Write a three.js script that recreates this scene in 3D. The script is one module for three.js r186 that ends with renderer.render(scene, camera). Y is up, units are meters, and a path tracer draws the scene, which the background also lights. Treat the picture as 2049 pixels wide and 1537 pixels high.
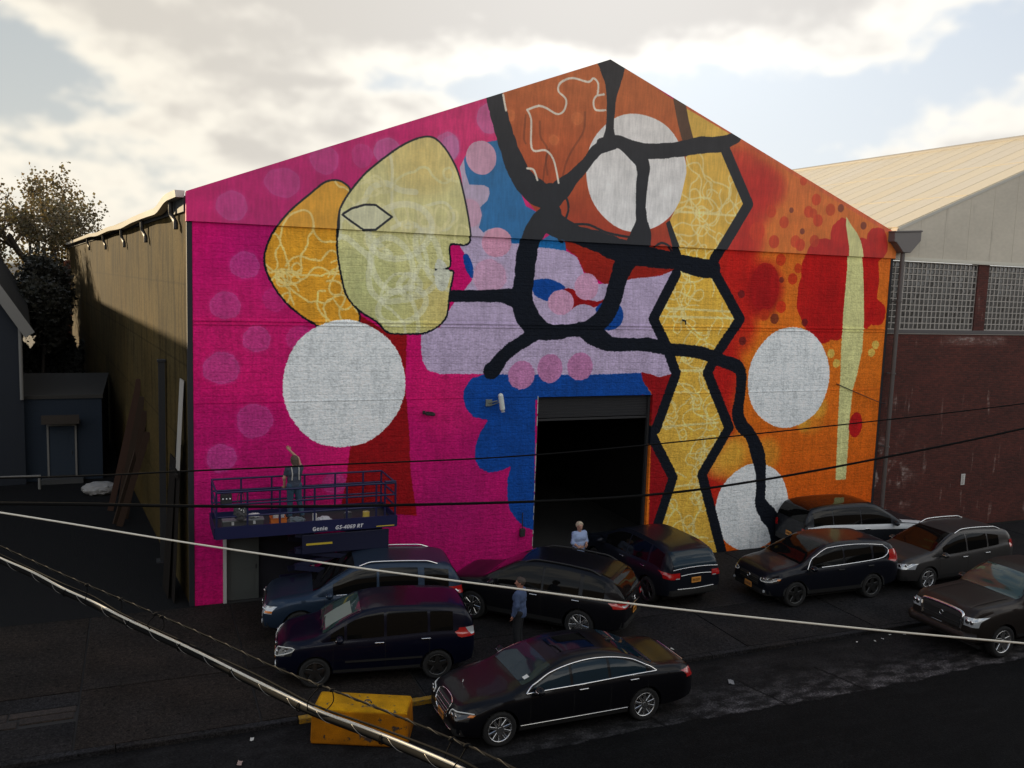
import * as THREE from 'three';
import { RoundedBoxGeometry } from 'three/addons/geometries/RoundedBoxGeometry.js';
import { mergeGeometries, mergeVertices, toCreasedNormals } from 'three/addons/utils/BufferGeometryUtils.js';
import { MarchingCubes } from 'three/addons/objects/MarchingCubes.js';
import { Brush, Evaluator, SUBTRACTION } from 'three-bvh-csg';
import { createNoise2D, createNoise3D } from 'simplex-noise';

// ---------------------------------------------------------------- random numbers
let seed0 = 7;
function srand(n) { seed0 = n >>> 0; }
function rnd() { seed0 = (seed0 + 0x6d2b79f5) | 0; let t = Math.imul(seed0 ^ (seed0 >>> 15), 1 | seed0); t = (t + Math.imul(t ^ (t >>> 7), 61 | t)) ^ t; return ((t ^ (t >>> 14)) >>> 0) / 4294967296; }
const rr = (a, b) => a + (b - a) * rnd();
const n2 = createNoise2D(rnd), n3 = createNoise3D(rnd);
const clamp = (x, a = 0, b = 1) => Math.min(b, Math.max(a, x));
const sstep = (a, b, x) => { const t = clamp((x - a) / (b - a)); return t * t * (3 - 2 * t); };
const lerp = (a, b, t) => a + (b - a) * t;
function fbm2(x, y, o = 4) { let s = 0, a = .5, f = 1; for (let i = 0; i < o; i++) { s += a * n2(x * f, y * f); a *= .5; f *= 2.03; } return s; }
function fbm3(x, y, z, o = 4) { let s = 0, a = .5, f = 1; for (let i = 0; i < o; i++) { s += a * n3(x * f, y * f, z * f); a *= .5; f *= 2.03; } return s; }

// ---------------------------------------------------------------- camera, sky, sun, exposure
const scene = new THREE.Scene();
const camera = new THREE.PerspectiveCamera(46.55, 4 / 3, .1, 900);
camera.up.set(.01364, .99264, -.12036);
camera.position.set(-1.245, 8.718, 23.743);
camera.lookAt(-1.245 + 38.47, 8.718 - 11.631, 23.743 - 91.569);
const renderer = new THREE.WebGLRenderer();
renderer.toneMapping = THREE.LinearToneMapping;
renderer.toneMappingExposure = 2.0;
renderer.shadowMap.enabled = true;

const SUN_AZ = 25, SUN_EL = 15;            // degrees left of the line straight away from the street, and up
const sunDir = new THREE.Vector3(-Math.sin(SUN_AZ * Math.PI / 180) * Math.cos(SUN_EL * Math.PI / 180), Math.sin(SUN_EL * Math.PI / 180), -Math.cos(SUN_AZ * Math.PI / 180) * Math.cos(SUN_EL * Math.PI / 180));
const sun = new THREE.DirectionalLight(new THREE.Color(1, .78, .48), 4.0);
sun.position.copy(sunDir).multiplyScalar(120).add(new THREE.Vector3(10, 0, 0));
sun.target.position.set(10, 0, 0);
sun.castShadow = true; sun.shadow.mapSize.set(4096, 4096);
Object.assign(sun.shadow.camera, { left: -60, right: 60, top: 60, bottom: -60, near: 1, far: 300 });
scene.add(sun, sun.target);

function skyTexture() {
  const W = 2048, H = 1024, data = new Float32Array(W * H * 4);
  const D = Math.PI / 180, yaw = 22.8 * D;          // the street runs 22.8 degrees off north
  // broad cloud masses: azimuth and elevation in degrees, spans, weight
  const masses = [[-17, 15, 11, 5, .42], [-6, 19, 16, 4.5, .55], [-14, 9, 9, 4, .30], [-27.5, 17.8, 4.5, 1.4, -.5], [-26, 14.2, 5, 1.3, .32], [-29, 10.3, 4.5, 2.2, -.5], [-24.5, 11.5, 2.5, 1.2, .2], [3, 16, 9, 3, .42], [16, 18, 15, 3.2, .42], [26, 8, 6, 3.4, .36], [-4, 8.5, 8, 2.4, .22], [-24, 3, 12, 3, .28], [20, 13.5, 7, 1.6, .2], [-9, 12.2, 3, 1.2, -.35], [1, 11.3, 6, 2.0, -.45], [14, 9, 9, 4, -.4], [27, 13.5, 6, 3, -.28]];
  for (let j = 0; j < H; j++) {
    const el = ((j + .5) / H - .5) * Math.PI, y = Math.sin(el), cy = Math.cos(el), eld = el / D;
    for (let i = 0; i < W; i++) {
      const a = ((i + .5) / W - .5) * 2 * Math.PI, x = Math.cos(a) * cy, z = Math.sin(a) * cy, o = (j * W + i) * 4;
      if (y < -.02) { data[o] = .07; data[o + 1] = .065; data[o + 2] = .06; data[o + 3] = 1; continue; }
      let az = Math.atan2(x, -z) - yaw; if (az < -Math.PI) az += 2 * Math.PI; const azd = az / D;
      const k = 1 / (y + .24), px = x * k, pz = z * k;
      const warp = .35 * fbm2(px * 1.3 + 9, pz * 1.3, 3);
      let d = .46 + .55 * fbm2(px * 1.15 + warp + 3.1, pz * 1.15 - warp * .7 + 1.7, 6) + .10 * fbm3(x * 9, y * 18, z * 9, 5);
      let m = 0;
      for (const [ma, me, sa, se, w] of masses) { const u = (azd - ma) / sa, v = (eld - me) / se, q = u * u + v * v; if (q < 8) m += w * Math.exp(-q); }
      d = d * (Math.abs(azd) < 50 ? .55 : 1) + (Math.abs(azd) < 50 ? .20 : 0) * (1 - sstep(30, 50, Math.abs(azd))) + m;
      d += .16 * fbm3(x * 16, y * 30, z * 16, 6) + .03 * fbm3(x * 60, y * 90, z * 60, 3);
      const cover = sstep(.37, .68, d + .10 * fbm3(x * 26, y * 44, z * 26, 4)), core = sstep(.60, 1.02, d + .22 * fbm3(x * 7 + 4, y * 16, z * 7, 4));
      const up = sstep(0, 60, eld), hz = Math.exp(-Math.max(0, eld) / 7);
      const left = sstep(8, -30, azd) * (Math.abs(azd) < 120 ? 1 : 0) * sstep(-120, -60, azd);
      // clear air: pale near the horizon, deeper blue overhead
      let r = lerp(.60, .15, up) + .20 * hz, g = lerp(.67, .22, up) + .14 * hz, b = lerp(.76, .36, up) + .02 * hz;
      r *= .59; g *= .585; b *= .575; r *= 1 - .20 * left; g *= 1 - .22 * left; b *= 1 - .28 * left;
      const glow = Math.exp(-(((azd - 6) / 16) ** 2) - ((eld - 19) / 11) ** 2);
      r += .16 * glow; g += .16 * glow; b += .15 * glow;
      // clouds opposite the low sun are lit from the front and show no dark undersides
      const front = sstep(-.25, .75, -(x * sunDir.x + z * sunDir.z)), shade = lerp(1, lerp(.70, .92, front), core) * lerp(.575, 1.24, front), far = sstep(75, 30, eld) * .68 + .32;
      let cr = .88 * shade * far, cg = .85 * shade * far, cb = lerp(.78, .81, core) * shade * far;
      cb *= 1 - .09 * left; cg *= 1 - .03 * left;
      cr += .16 * glow * (1 - .6 * core); cg += .155 * glow * (1 - .6 * core); cb += .15 * glow * (1 - .6 * core);
      data[o] = lerp(r, cr, cover); data[o + 1] = lerp(g, cg, cover); data[o + 2] = lerp(b, cb, cover); data[o + 3] = 1;
    }
  }
  const t = new THREE.DataTexture(data, W, H, THREE.RGBAFormat, THREE.FloatType);
  t.mapping = THREE.EquirectangularReflectionMapping; t.magFilter = THREE.LinearFilter; t.minFilter = THREE.LinearFilter; t.wrapS = THREE.RepeatWrapping; t.needsUpdate = true;
  return t;
}
const sky = skyTexture();
scene.background = sky; scene.environment = sky;

// ---------------------------------------------------------------- helpers
const taken = {};
function numbered(name) { const n = taken[name] = (taken[name] ?? -1) + 1; return n ? name + '_' + String(n).padStart(3, '0') : name; }
function shadows(o) { o.castShadow = o.receiveShadow = true; return o; }
function thing(name, label, category, pos = [0, 0, 0], turn = 0, group) {
  const o = new THREE.Group(); o.name = numbered(name); scene.add(o); o.position.set(...pos); o.rotation.y = turn;
  o.userData = { label, category }; if (group) o.userData.group = group; return o;
}
function tag(o, label, category, group) { o.userData = { label, category }; if (group) o.userData.group = group; return o; }
const clean = (g) => { const h = g.index ? g.toNonIndexed() : g; for (const k of Object.keys(h.attributes)) if (!['position', 'normal', 'uv'].includes(k)) h.deleteAttribute(k); if (!h.attributes.uv) h.setAttribute('uv', new THREE.BufferAttribute(new Float32Array(h.attributes.position.count * 2), 2)); if (!h.attributes.normal) h.computeVertexNormals(); return h; };
const merge = (list) => list.length === 1 ? list[0] : mergeGeometries(list.map(clean));
function part(name, geo, mat, parent, label) {
  const m = shadows(new THREE.Mesh(Array.isArray(geo) ? merge(geo) : geo, mat)); m.name = name; if (label) m.userData.label = label; parent.add(m); return m;
}
function top(name, geo, mat, label, category, group) { const m = part(numbered(name), geo, mat, scene); return tag(m, label, category, group); }
function structure(name, geo, mat) { const m = part(numbered(name), geo, mat, scene); m.userData.kind = 'structure'; return m; }
const box = (x0, x1, y0, y1, z0, z1) => new THREE.BoxGeometry(x1 - x0, y1 - y0, z1 - z0).translate((x0 + x1) / 2, (y0 + y1) / 2, (z0 + z1) / 2);
const rbox = (w, h, d, r = .02, s = 2) => new RoundedBoxGeometry(w, h, d, s, r);
function rod(a, b, r, seg = 8, r2 = r) {
  const A = new THREE.Vector3(...a), B = new THREE.Vector3(...b), L = A.distanceTo(B), g = new THREE.CylinderGeometry(r2, r, L, seg);
  g.translate(0, L / 2, 0); g.applyQuaternion(new THREE.Quaternion().setFromUnitVectors(new THREE.Vector3(0, 1, 0), B.sub(A).normalize())); return g.translate(...a);
}
function bar(a, b, w, h) {           // a rectangular bar between two points
  const A = new THREE.Vector3(...a), B = new THREE.Vector3(...b), L = A.distanceTo(B), g = new THREE.BoxGeometry(w, h, L);
  const M = new THREE.Matrix4().lookAt(A, B, Math.abs(B.y - A.y) > .95 * L ? new THREE.Vector3(1, 0, 0) : new THREE.Vector3(0, 1, 0)); g.applyMatrix4(M);
  return g.translate((a[0] + b[0]) / 2, (a[1] + b[1]) / 2, (a[2] + b[2]) / 2);
}
const curve = (p, closed = false, tension = .5) => new THREE.CatmullRomCurve3(p.map((q) => new THREE.Vector3(...q)), closed, 'catmullrom', tension);
const tube = (p, r, seg = 40, rs = 6, closed = false) => new THREE.TubeGeometry(curve(p, closed), seg, r, rs, closed);
function planarUV(g, s = 1) {        // uv in metres from the dominant axis of each face
  g = g.index ? g.toNonIndexed() : g; g.computeVertexNormals(); const p = g.attributes.position, n = g.attributes.normal, uv = new Float32Array(p.count * 2);
  for (let i = 0; i < p.count; i++) { const ax = Math.abs(n.getX(i)), ay = Math.abs(n.getY(i)), az = Math.abs(n.getZ(i)); const [u, v] = ay > ax && ay > az ? [p.getX(i), p.getZ(i)] : ax > az ? [p.getZ(i), p.getY(i)] : [p.getX(i), p.getY(i)]; uv[2 * i] = u * s; uv[2 * i + 1] = v * s; }
  g.setAttribute('uv', new THREE.BufferAttribute(uv, 2)); return g;
}
// textures: f(u, v) in 0..1 returns [r, g, b] in 0..1 (sRGB if colour) or a grey height
function texture(w, h, f, { colour = true, repeat } = {}) {
  const d = new Uint8Array(w * h * 4);
  for (let j = 0; j < h; j++) for (let i = 0; i < w; i++) { const c = f((i + .5) / w, (j + .5) / h), o = 4 * (j * w + i), g = typeof c === 'number'; d[o] = 255 * clamp(g ? c : c[0]); d[o + 1] = 255 * clamp(g ? c : c[1]); d[o + 2] = 255 * clamp(g ? c : c[2]); d[o + 3] = 255; }
  const t = new THREE.DataTexture(d, w, h); t.magFilter = THREE.LinearFilter; t.minFilter = THREE.LinearMipmapLinearFilter; t.generateMipmaps = true; if (colour) t.colorSpace = THREE.SRGBColorSpace;
  t.wrapS = t.wrapT = THREE.RepeatWrapping; if (repeat) t.repeat.set(...repeat); t.needsUpdate = true; return t;
}
// gradient noise that closes on itself over the unit square; fu, fv: cells across and up
function lattice(x, y, px, py, k) {
  const X = Math.floor(x), Y = Math.floor(y), fx = x - X, fy = y - Y;
  const gr = (a, b) => { a = ((a % px) + px) % px; b = ((b % py) + py) % py; let h = Math.imul(a * 374761393 + b * 668265263 + k * 974711, 1274126177); h = Math.imul(h ^ (h >>> 13), 1274126177); return ((h ^ (h >>> 16)) >>> 0) / 4294967296 * 6.2831853; };
  const dot = (a, b) => { const t = gr(X + a, Y + b); return Math.cos(t) * (fx - a) + Math.sin(t) * (fy - b); };
  const u = fx * fx * fx * (fx * (fx * 6 - 15) + 10), v = fy * fy * fy * (fy * (fy * 6 - 15) + 10);
  return 1.4 * lerp(lerp(dot(0, 0), dot(1, 0), u), lerp(dot(0, 1), dot(1, 1), u), v);
}
function tile(u, v, fu, o, k = 0, fv = fu) { let s = 0, amp = .5, a = Math.max(1, Math.round(fu)), b = Math.max(1, Math.round(fv)); const q = Math.round(k * 10); for (let i = 0; i < o; i++) { s += amp * lattice(u * a, v * b, a, b, q + i * 17); amp *= .55; a *= 2; b *= 2; } return s; }
const std = (c, roughness = .8, more = {}) => new THREE.MeshStandardMaterial({ color: new THREE.Color().setRGB(...(typeof c === 'number' ? [c, c, c] : c)), roughness, metalness: 0, ...more });
const phys = (c, roughness = .5, more = {}) => new THREE.MeshPhysicalMaterial({ color: new THREE.Color().setRGB(...(typeof c === 'number' ? [c, c, c] : c)), roughness, metalness: 0, ...more });

// ---------------------------------------------------------------- the mural: paint on the front wall, drawn in metres of that wall
const MX0 = -.2, MW = 23.2, MH = 15.4, MPX = 2048 / MW;
const mural = document.createElement('canvas'); mural.width = 2048; mural.height = Math.round(MH * MPX);
const ctx = mural.getContext('2d');
ctx.setTransform(MPX, 0, 0, -MPX, -MX0 * MPX, MH * MPX);
ctx.lineCap = ctx.lineJoin = 'round';
const MAGENTA = '#d80e70', ORANGE = '#e8761f', LILAC = '#c4b2d2', BLUE = '#0d4aa0', BLUE2 = '#1c6db0', PINK = '#d9a3c4', PINK2 = '#dd9fbc', PINK3 = '#c884b4', DRED = '#9c1018', RED = '#c41a1c', WHITE = '#f3f8fa', WHITE2 = '#f3f4f6', YELLOW = '#f4c24e', INK = '#111722', LIME = '#e2e09c';
const RUST = ctx.createLinearGradient(0, 14, 0, 8); RUST.addColorStop(0, '#c85e2c'); RUST.addColorStop(.45, '#b8441f'); RUST.addColorStop(.75, '#a8281a'); RUST.addColorStop(1, '#8e1a18');
function trace(p, smooth, closed = true) {
  const n = p.length / 2, at = (i) => { i = closed ? (i + n) % n : Math.min(n - 1, Math.max(0, i)); return [p[2 * i], p[2 * i + 1]]; };
  ctx.beginPath(); ctx.moveTo(p[0], p[1]);
  for (let i = 0; i < (closed ? n : n - 1); i++) {
    const a = at(i - 1), b = at(i), c = at(i + 1), d = at(i + 2);
    if (!smooth) ctx.lineTo(c[0], c[1]); else ctx.bezierCurveTo(b[0] + (c[0] - a[0]) / 6, b[1] + (c[1] - a[1]) / 6, c[0] - (d[0] - b[0]) / 6, c[1] - (d[1] - b[1]) / 6, c[0], c[1]);
  }
  if (closed) ctx.closePath();
}
function poly(c, p) { ctx.fillStyle = c; trace(p, false); ctx.fill(); }
function blob(c, p) { ctx.fillStyle = c; trace(p, true); ctx.fill(); }
function disc(c, x, y, rx, ry, soft) {
  ctx.fillStyle = c; srand(Math.round(x * 100 + y * 7)); const ph = rr(0, 6), n = 60; ctx.beginPath();
  for (let i = 0; i <= n; i++) { const a = i / n * 2 * Math.PI, k = 1 + (soft ? .03 : .007) * Math.sin(3 * a + ph) + (soft ? .02 : .005) * Math.sin(7 * a + 2 * ph); ctx.lineTo(x + rx * k * Math.cos(a), y + ry * k * Math.sin(a)); }
  ctx.closePath(); ctx.fill();
  if (soft) for (let i = 0; i < 3; i++) { ctx.globalAlpha = .12; ctx.lineWidth = .04 + .05 * i; ctx.strokeStyle = c; ctx.stroke(); ctx.globalAlpha = 1; }
}
function stroke(c, w, p, smooth, closed, cap = 'round') { ctx.lineCap = cap; ctx.strokeStyle = c; ctx.lineWidth = w; trace(p, smooth, !!closed); ctx.stroke(); }
function vine(c, p) {                // a stroke whose width changes: x, y, width
  ctx.fillStyle = c; const n = p.length / 3, g = (i, k) => p[3 * Math.min(n - 1, Math.max(0, i)) + k];
  const cr = (i, k, t) => { const a = g(i - 1, k), b = g(i, k), d = g(i + 1, k), e = g(i + 2, k); return .5 * (2 * b + (d - a) * t + (2 * a - 5 * b + 4 * d - e) * t * t + (3 * b - a - 3 * d + e) * t * t * t); };
  for (let i = 0; i < n - 1; i++) for (let s = 0; s < 24; s++) { const t = s / 24, x = cr(i, 0, t), y = cr(i, 1, t), w = Math.max(.1, cr(i, 2, t)) * (1 + .06 * n2(x * 2.2, y * 2.2)); ctx.beginPath(); ctx.arc(x, y, w / 2, 0, 7); ctx.fill(); }
}
function spray(rgb, a, x, y, r, ry = r) {
  ctx.save(); ctx.translate(x, y); ctx.scale(1, ry / r); const g = ctx.createRadialGradient(0, 0, r * .15, 0, 0, r); g.addColorStop(0, `rgba(${rgb},${a})`); g.addColorStop(.6, `rgba(${rgb},${a * .7})`); g.addColorStop(1, `rgba(${rgb},0)`);
  ctx.fillStyle = g; ctx.beginPath(); ctx.arc(0, 0, r, 0, 7); ctx.fill(); ctx.restore();
}
function wander(w, c, x, y, len, size, s) {   // a looping hand-drawn line
  srand(s); let a = rr(0, 6.3), turn = 0; const p = [];
  for (let i = 0; i < len; i++) { p.push(x, y); turn = clamp(turn * .6 + rr(-1, 1) * .95 + (rnd() < .06 ? rr(-2, 2) : 0), -1.5, 1.5); a += turn; x += Math.cos(a) * size; y += Math.sin(a) * size; }
  stroke(c, w, p, true, false);
}
function redField() {
  const P = (x, y) => [x, y];
  ctx.save(); ctx.beginPath(); ctx.rect(14, 0, 9, 16); ctx.clip();
  const g = ctx.createLinearGradient(0, 12, 0, 1); g.addColorStop(0, 'rgba(226,110,50,.9)'); g.addColorStop(.5, 'rgba(236,128,34,.6)'); g.addColorStop(1, 'rgba(226,92,14,.85)'); ctx.fillStyle = g; ctx.fillRect(14, 0, 9, 16);
  for (const [x, y, r, q] of [[16.2, 12.1, 1.4, 1.2], [17.2, 11.9, 1.0, .9], [16.6, 11.2, 1.1, .9], [16.5, 10.2, 1.0, .9], [15.9, 9.4, 1.5, 1.1], [16.6, 8.6, 1.2, 1.3], [16.2, 7.4, 1.3, 1.2], [15.6, 6.3, 1.2, 1.5], [16.2, 5.9, .8, 1.0], [15.6, 5.0, 1.3, 1.2], [15.7, 4.2, 1.1, 1.2], [15.7, 2.2, 1.0, 1.6], [15.8, 1, .8, .9], [17.4, 8.7, 1.0, 1.1]]) { spray('200,30,26', .85, x, y, r, q); spray('200,26,26', .4, x, y, r * .8, q * .8); }
  for (const [x, y, r, q] of [[20.0, 8.7, 1.2, 1.65], [19.8, 9.5, .9, .9], [20.4, 7.9, 1.05, .9], [20.3, 9.4, .9, 1.0], [21.75, 8.9, .55, 1.5], [22.0, 10.3, .52, .58], [22.3, 8.0, .42, .45], [20.4, 10.5, .42, .62], [21.3, 9.9, .5, .6], [21.2, 8.6, .5, 1.4]]) { ctx.fillStyle = 'rgba(196,24,24,.95)'; srand(x * 50); ctx.beginPath(); const ph = rr(0, 6); for (let i = 0; i < 80; i++) { const a = i / 80 * 6.2832, k = 1 + .05 * Math.sin(2 * a + ph) + .04 * Math.sin(5 * a + ph * 2) + .015 * Math.sin(13 * a); ctx.lineTo(x + r * k * Math.cos(a), y + q * k * Math.sin(a)); } ctx.fill(); }
  spray('168,18,20', .5, 20.1, 8.3, 1.0, 1.4); spray('150,18,22', .6, 17.5, 8.6, .9, .95);
  ctx.fillStyle = 'rgba(178,22,26,.8)'; ctx.beginPath(); ctx.ellipse(17.5, 8.75, .58, .78, 0, 0, 7); ctx.fill();
  srand(41);
  for (const [x, y, r] of [[17.5, 11.16, .2], [18.04, 10.85, .19], [19.28, 11.65, .19], [19.0, 11.24, .19], [19.2, 11.2, .16], [19.41, 10.98, .2], [19.9, 11.36, .2], [17.69, 10.21, .21], [18.55, 10.26, .2], [18.75, 10.16, .2], [19.33, 10.31, .2], [18.07, 9.65, .2], [18.8, 9.4, .16], [18.6, 9.05, .19], [18.21, 8.12, .2], [17.55, 7.86, .2], [18.7, 12.2, .14], [16.95, 7.45, .2], [17.0, 10.5, .3]]) { ctx.fillStyle = `rgba(${rr(204, 218)},${rr(46, 64)},28,.8)`; ctx.beginPath(); ctx.arc(x, y, r, 0, 7); ctx.fill(); }
  for (const [x, y, r] of [[17.98, 7.73, .17], [16.76, 7.0, .14], [20.33, 11.44, .13], [21.36, 10.92, .13], [16.6, 8.5, .13], [19.22, 7.63, .13], [18.15, 9.0, .1], [15.85, 5.15, .13], [18.3, 11.25, .09], [18.8, 10.6, .1]]) { ctx.fillStyle = 'rgba(88,30,36,.66)'; ctx.beginPath(); ctx.arc(x, y, r, 0, 7); ctx.fill(); }
  for (const [x, y, r, a] of [[16.4, 3.15, .85, .85], [17.0, 3.4, .7, .6], [18.0, 3.2, .7, .6], [20.1, 4.75, .45, .7], [19.5, 4.2, .35, .65], [19.8, 4.4, .7, .35], [15.9, 3.0, .6, .45], [17.7, 2.7, .5, .4]]) spray('244,190,70', a, x, y, r);
  ctx.restore();
}
function scribbleColumn() {
  const c = 'rgba(253,234,160,.8)'; ctx.save(); trace(COLUMN, false); ctx.clip();
  const rows = [[14.7, 12.1, 30], [15.4, 11.6, 30], [14.3, 11.1, 40], [15.0, 10.6, 36], [15.6, 11.0, 24], [14.6, 10.1, 22], [13.9, 8.6, 30], [14.6, 8.3, 40], [15.5, 8.4, 34], [14.4, 7.6, 36], [15.4, 7.4, 34], [14.2, 6.9, 28], [15.0, 6.0, 22], [14.9, 5.0, 28], [14.3, 4.4, 46], [15.3, 4.6, 34], [15.0, 3.4, 30], [14.9, 2.6, 26], [15.1, 1.9, 26], [14.8, 1.2, 36], [15.5, .6, 20]];
  rows.forEach(([x, y, n], i) => { wander(.052, c, x, y, n, .2, 300 + i); wander(.048, c, x + .4, y - .2, n, .18, 900 + i); });
  for (const [x0, y0, x1, y1] of [[13.6, 10.95, 17.1, 10.95], [13.5, 7.75, 16.8, 7.72], [13.8, 8.0, 16.7, 7.92], [13.4, 4.25, 16, 4.35], [14.3, 2.3, 15.5, 2.38], [14.4, 6.05, 15.5, 6.05]]) stroke('rgba(255,236,160,.9)', .07, [x0, y0, x1, y1], 0, 0);
  ctx.restore();
}
function profile() {
  blob('#eca832', LOBE); ctx.save(); trace(LOBE, true); ctx.clip();
  for (let i = 0; i < 11; i++) { srand(60 + i); wander(.052, 'rgba(250,224,140,.9)', rr(2.1, 3.7), rr(7.6, 10.9), 60, .17, 500 + i); }
  ctx.restore();
  const g = ctx.createLinearGradient(4, 12.5, 5, 7.2); g.addColorStop(0, '#e8e09a'); g.addColorStop(.5, '#dcd898'); g.addColorStop(1, '#d6d28c');
  stroke(INK, .05, LOBE, true, true);
  blob(g, FACE); ctx.save(); trace(FACE, true); ctx.clip();
  spray('244,206,110', .5, 5.9, 11.9, 1.2); spray('240,200,110', .35, 6.6, 7.9, 1.0); spray('176,184,130', .4, 4.3, 8.3, 1.4);
  const w = 'rgba(238,238,208,.55)';
  for (let i = 0; i < 6; i++) { srand(80 + i); wander(.08 + .04 * (i % 3), w, rr(4.1, 6.2), rr(7.8, 11.6), 26, .42, 700 + i); }
  for (let i = 0; i < 4; i++) wander(.07, 'rgba(236,230,170,.8)', 4.4 + i * .5, 11.2 - .3 * i, 40, .2, 740 + i);
  ctx.lineWidth = .17; ctx.strokeStyle = w; for (const [x, y, r, q] of [[5.1, 9.0, .55, .75], [5.4, 7.9, .7, .45], [5.3, 9.9, .9, .7], [6.1, 9.4, .3, .6]]) { ctx.beginPath(); ctx.ellipse(x, y, r, q, .4, 0, 6.3); ctx.stroke(); }
  ctx.restore();
  stroke(INK, .05, FACE, true, true);
}
ctx.fillStyle = MAGENTA; ctx.fillRect(-1, -1, 30, 20);
for (const [x, y, r, a] of [[1, 3, 3, .35], [3, 10.5, 3, .3], [6, 3, 2.5, .3], [8, 1.5, 2.5, .35], [2, 8, 2.6, .25], [8.4, 5, 2, .3]]) spray('150,30,110', a, x, y, r);
for (const [x, y, r, a] of [[1.2, 7, 2, .35], [7, 5.6, 1.6, .4], [4.2, 3.3, 1.8, .3], [7.6, 12.4, 2.2, .6], [8.2, 6.4, 1.2, .4]]) spray('240,50,120', a, x, y, r);
disc('rgba(196,130,190,0.3)',0.94,10.31,0.38,0.37,1);
disc('rgba(196,130,190,0.28)',2.18,10.97,0.45,0.37,1);
disc('rgba(196,130,190,0.28)',3.24,11.62,0.37,0.36,1);
disc('rgba(196,130,190,0.5)',4.9,11.96,0.37,0.37,1);
disc('rgba(196,130,190,0.55)',6.56,12.24,0.35,0.39,1);
disc('rgba(196,130,190,0.2)',4.22,11.81,0.28,0.31,1);
disc('rgba(196,130,190,0.33)',1.26,8.85,0.37,0.34,1);
disc('rgba(196,130,190,0.33)',0.78,7.82,0.38,0.35,1);
disc('rgba(196,130,190,0.15)',2,8,0.3,0.31,1);
disc('rgba(196,130,190,0.32)',1.55,6.97,0.35,0.34,1);
disc('rgba(196,130,190,0.36)',0.68,6.22,0.45,0.41,1);
disc('rgba(196,130,190,0.33)',1.5,4.84,0.46,0.45,1);
disc('rgba(196,130,190,0.36)',0.67,3.89,0.37,0.37,1);
disc('rgba(196,130,190,0.2)',2.65,7,0.37,0.32,1);
disc('rgba(196,130,190,0.3)',3.59,3.06,0.33,0.28,1);
disc('rgba(196,130,190,0.55)',7.72,13.1,0.33,0.41,1);
disc('rgba(196,130,190,0.55)',6.65,12.23,0.24,0.32,1);
poly(ORANGE,[15.4,13.49,22.84,10.6,24.06,-0.41,13.33,0.02,13.16,6.09,14.14,6.23,15.71,9.16]);
redField();
poly(RUST,[8.09,13.86,11.4,15.23,14.06,14.05,14.35,13.06,14.33,11.61,13.73,10.58,14.3,9.57,13.93,9.08,12.62,8.8,11.67,8.65,10.91,9.02,10.69,9.42,10.27,9.68,10,10.07,9.54,10.4,8.78,11.14,8.49,12.5]);
disc('rgba(232,120,60,.5)',9.74,12.7,0.16,0.15,1);
disc('rgba(232,120,60,.5)',10.45,13.37,0.19,0.18,1);
disc('rgba(232,120,60,.5)',8.37,13.25,0.16,0.16,1);
stroke('rgba(60,30,20,.35)',0.06,[10.69,13.57,10.67,13.04,10.34,12.49,10.16,12.12,10.05,11.67],1,0);
stroke('rgba(60,30,20,.35)',0.06,[8.84,13.3,8.81,12.7,8.87,12.53],1,0);
stroke('rgba(60,30,20,.35)',0.06,[9.28,13.17,9.32,12.75,9.55,12.42,9.48,11.89,9.44,11.49],1,0);
stroke('rgba(60,30,20,.35)',0.06,[9.6,12.42,9.51,12.15,9.58,11.72],1,0);
poly(LILAC,[6.93,11.72,7.09,12.05,7.53,12.18,8.19,10.1,10.25,9.63,10.67,9.43,10.91,8.98,11.37,8.67,11.91,8.69,12.56,8.86,13.52,8.98,14.04,9.18,13.28,7.68,13.61,6.95,14.25,5.98,13.89,5.88,13.66,5.86,13.34,5.96,13.04,5.99,11.43,5.93,7.87,6,6.52,6.02,6.17,6.12,6.01,6.39,5.96,6.7,5.95,7.14,6.49,7.33,6.84,7.96,7.15,8.38,7.43,8.74,7.43,8.95,7.17,9.38,7.02,9.59,7.3,9.91]);
poly(BLUE2,[7.76,12.48,8.13,12.57,8.52,11.64,8.78,11.14,8.94,10.8,9.38,10.61,9.25,10.34,8.93,9.75,8.54,9.73,8.44,9.94,8.24,10.11,8.05,10.14,7.82,10.09,7.68,9.99,7.54,10.12,7.62,10.46,7.56,10.68,7.77,10.88,7.83,11.08,7.8,11.23,7.66,11.29,7.22,11.28,7.1,11.58,7.04,11.95,7.11,12.08,7.24,12.31]);
poly(MAGENTA,[6.75,9.59,6.98,9.58,7.17,9.36,7.36,9.08,7.44,8.84,7.4,8.66,7.15,8.35,6.74,8.34]);
blob(BLUE,[7.12,9.32,7.25,9.37,7.38,9.16,7.44,8.91,7.42,8.72,7.3,8.81,7.18,9.03]);
disc(PINK,7.55,12.03,0.45,0.46);
disc(PINK2,8.11,9.74,0.45,0.41);
disc('rgba(226,160,190,.55)',7.22,10.5,0.39,0.38,1);
disc('rgba(226,160,190,.55)',7.93,8.78,0.5,0.48,1);
poly(BLUE2,[9.44,9.84,9.75,10.05,10,10.09,10.26,9.83,10.31,9.61,9.77,9.65,9.37,9.67]);
blob(BLUE,[9.28,8.69,9.69,8.77,10.09,8.68,10.33,8.51,10,8.36,9.81,8.13,9.51,8.21,9.31,8.34]);
poly(DRED,[10.25,8.51,10.56,8.51,10.77,8.33,11.04,8.2,11.41,8.15,11.74,8.25,11.62,8.07,11.26,7.97,10.94,8.06,10.68,7.99,10.55,7.86,10.62,8.05,10.51,8.33]);
disc(PINK,10.2,8.1,0.42,0.37);
disc(PINK,11.02,8.58,0.4,0.4);
disc(BLUE,11.81,7.74,0.51,0.45);
disc(LILAC,10.96,7.77,0.43,0.29);
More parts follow.
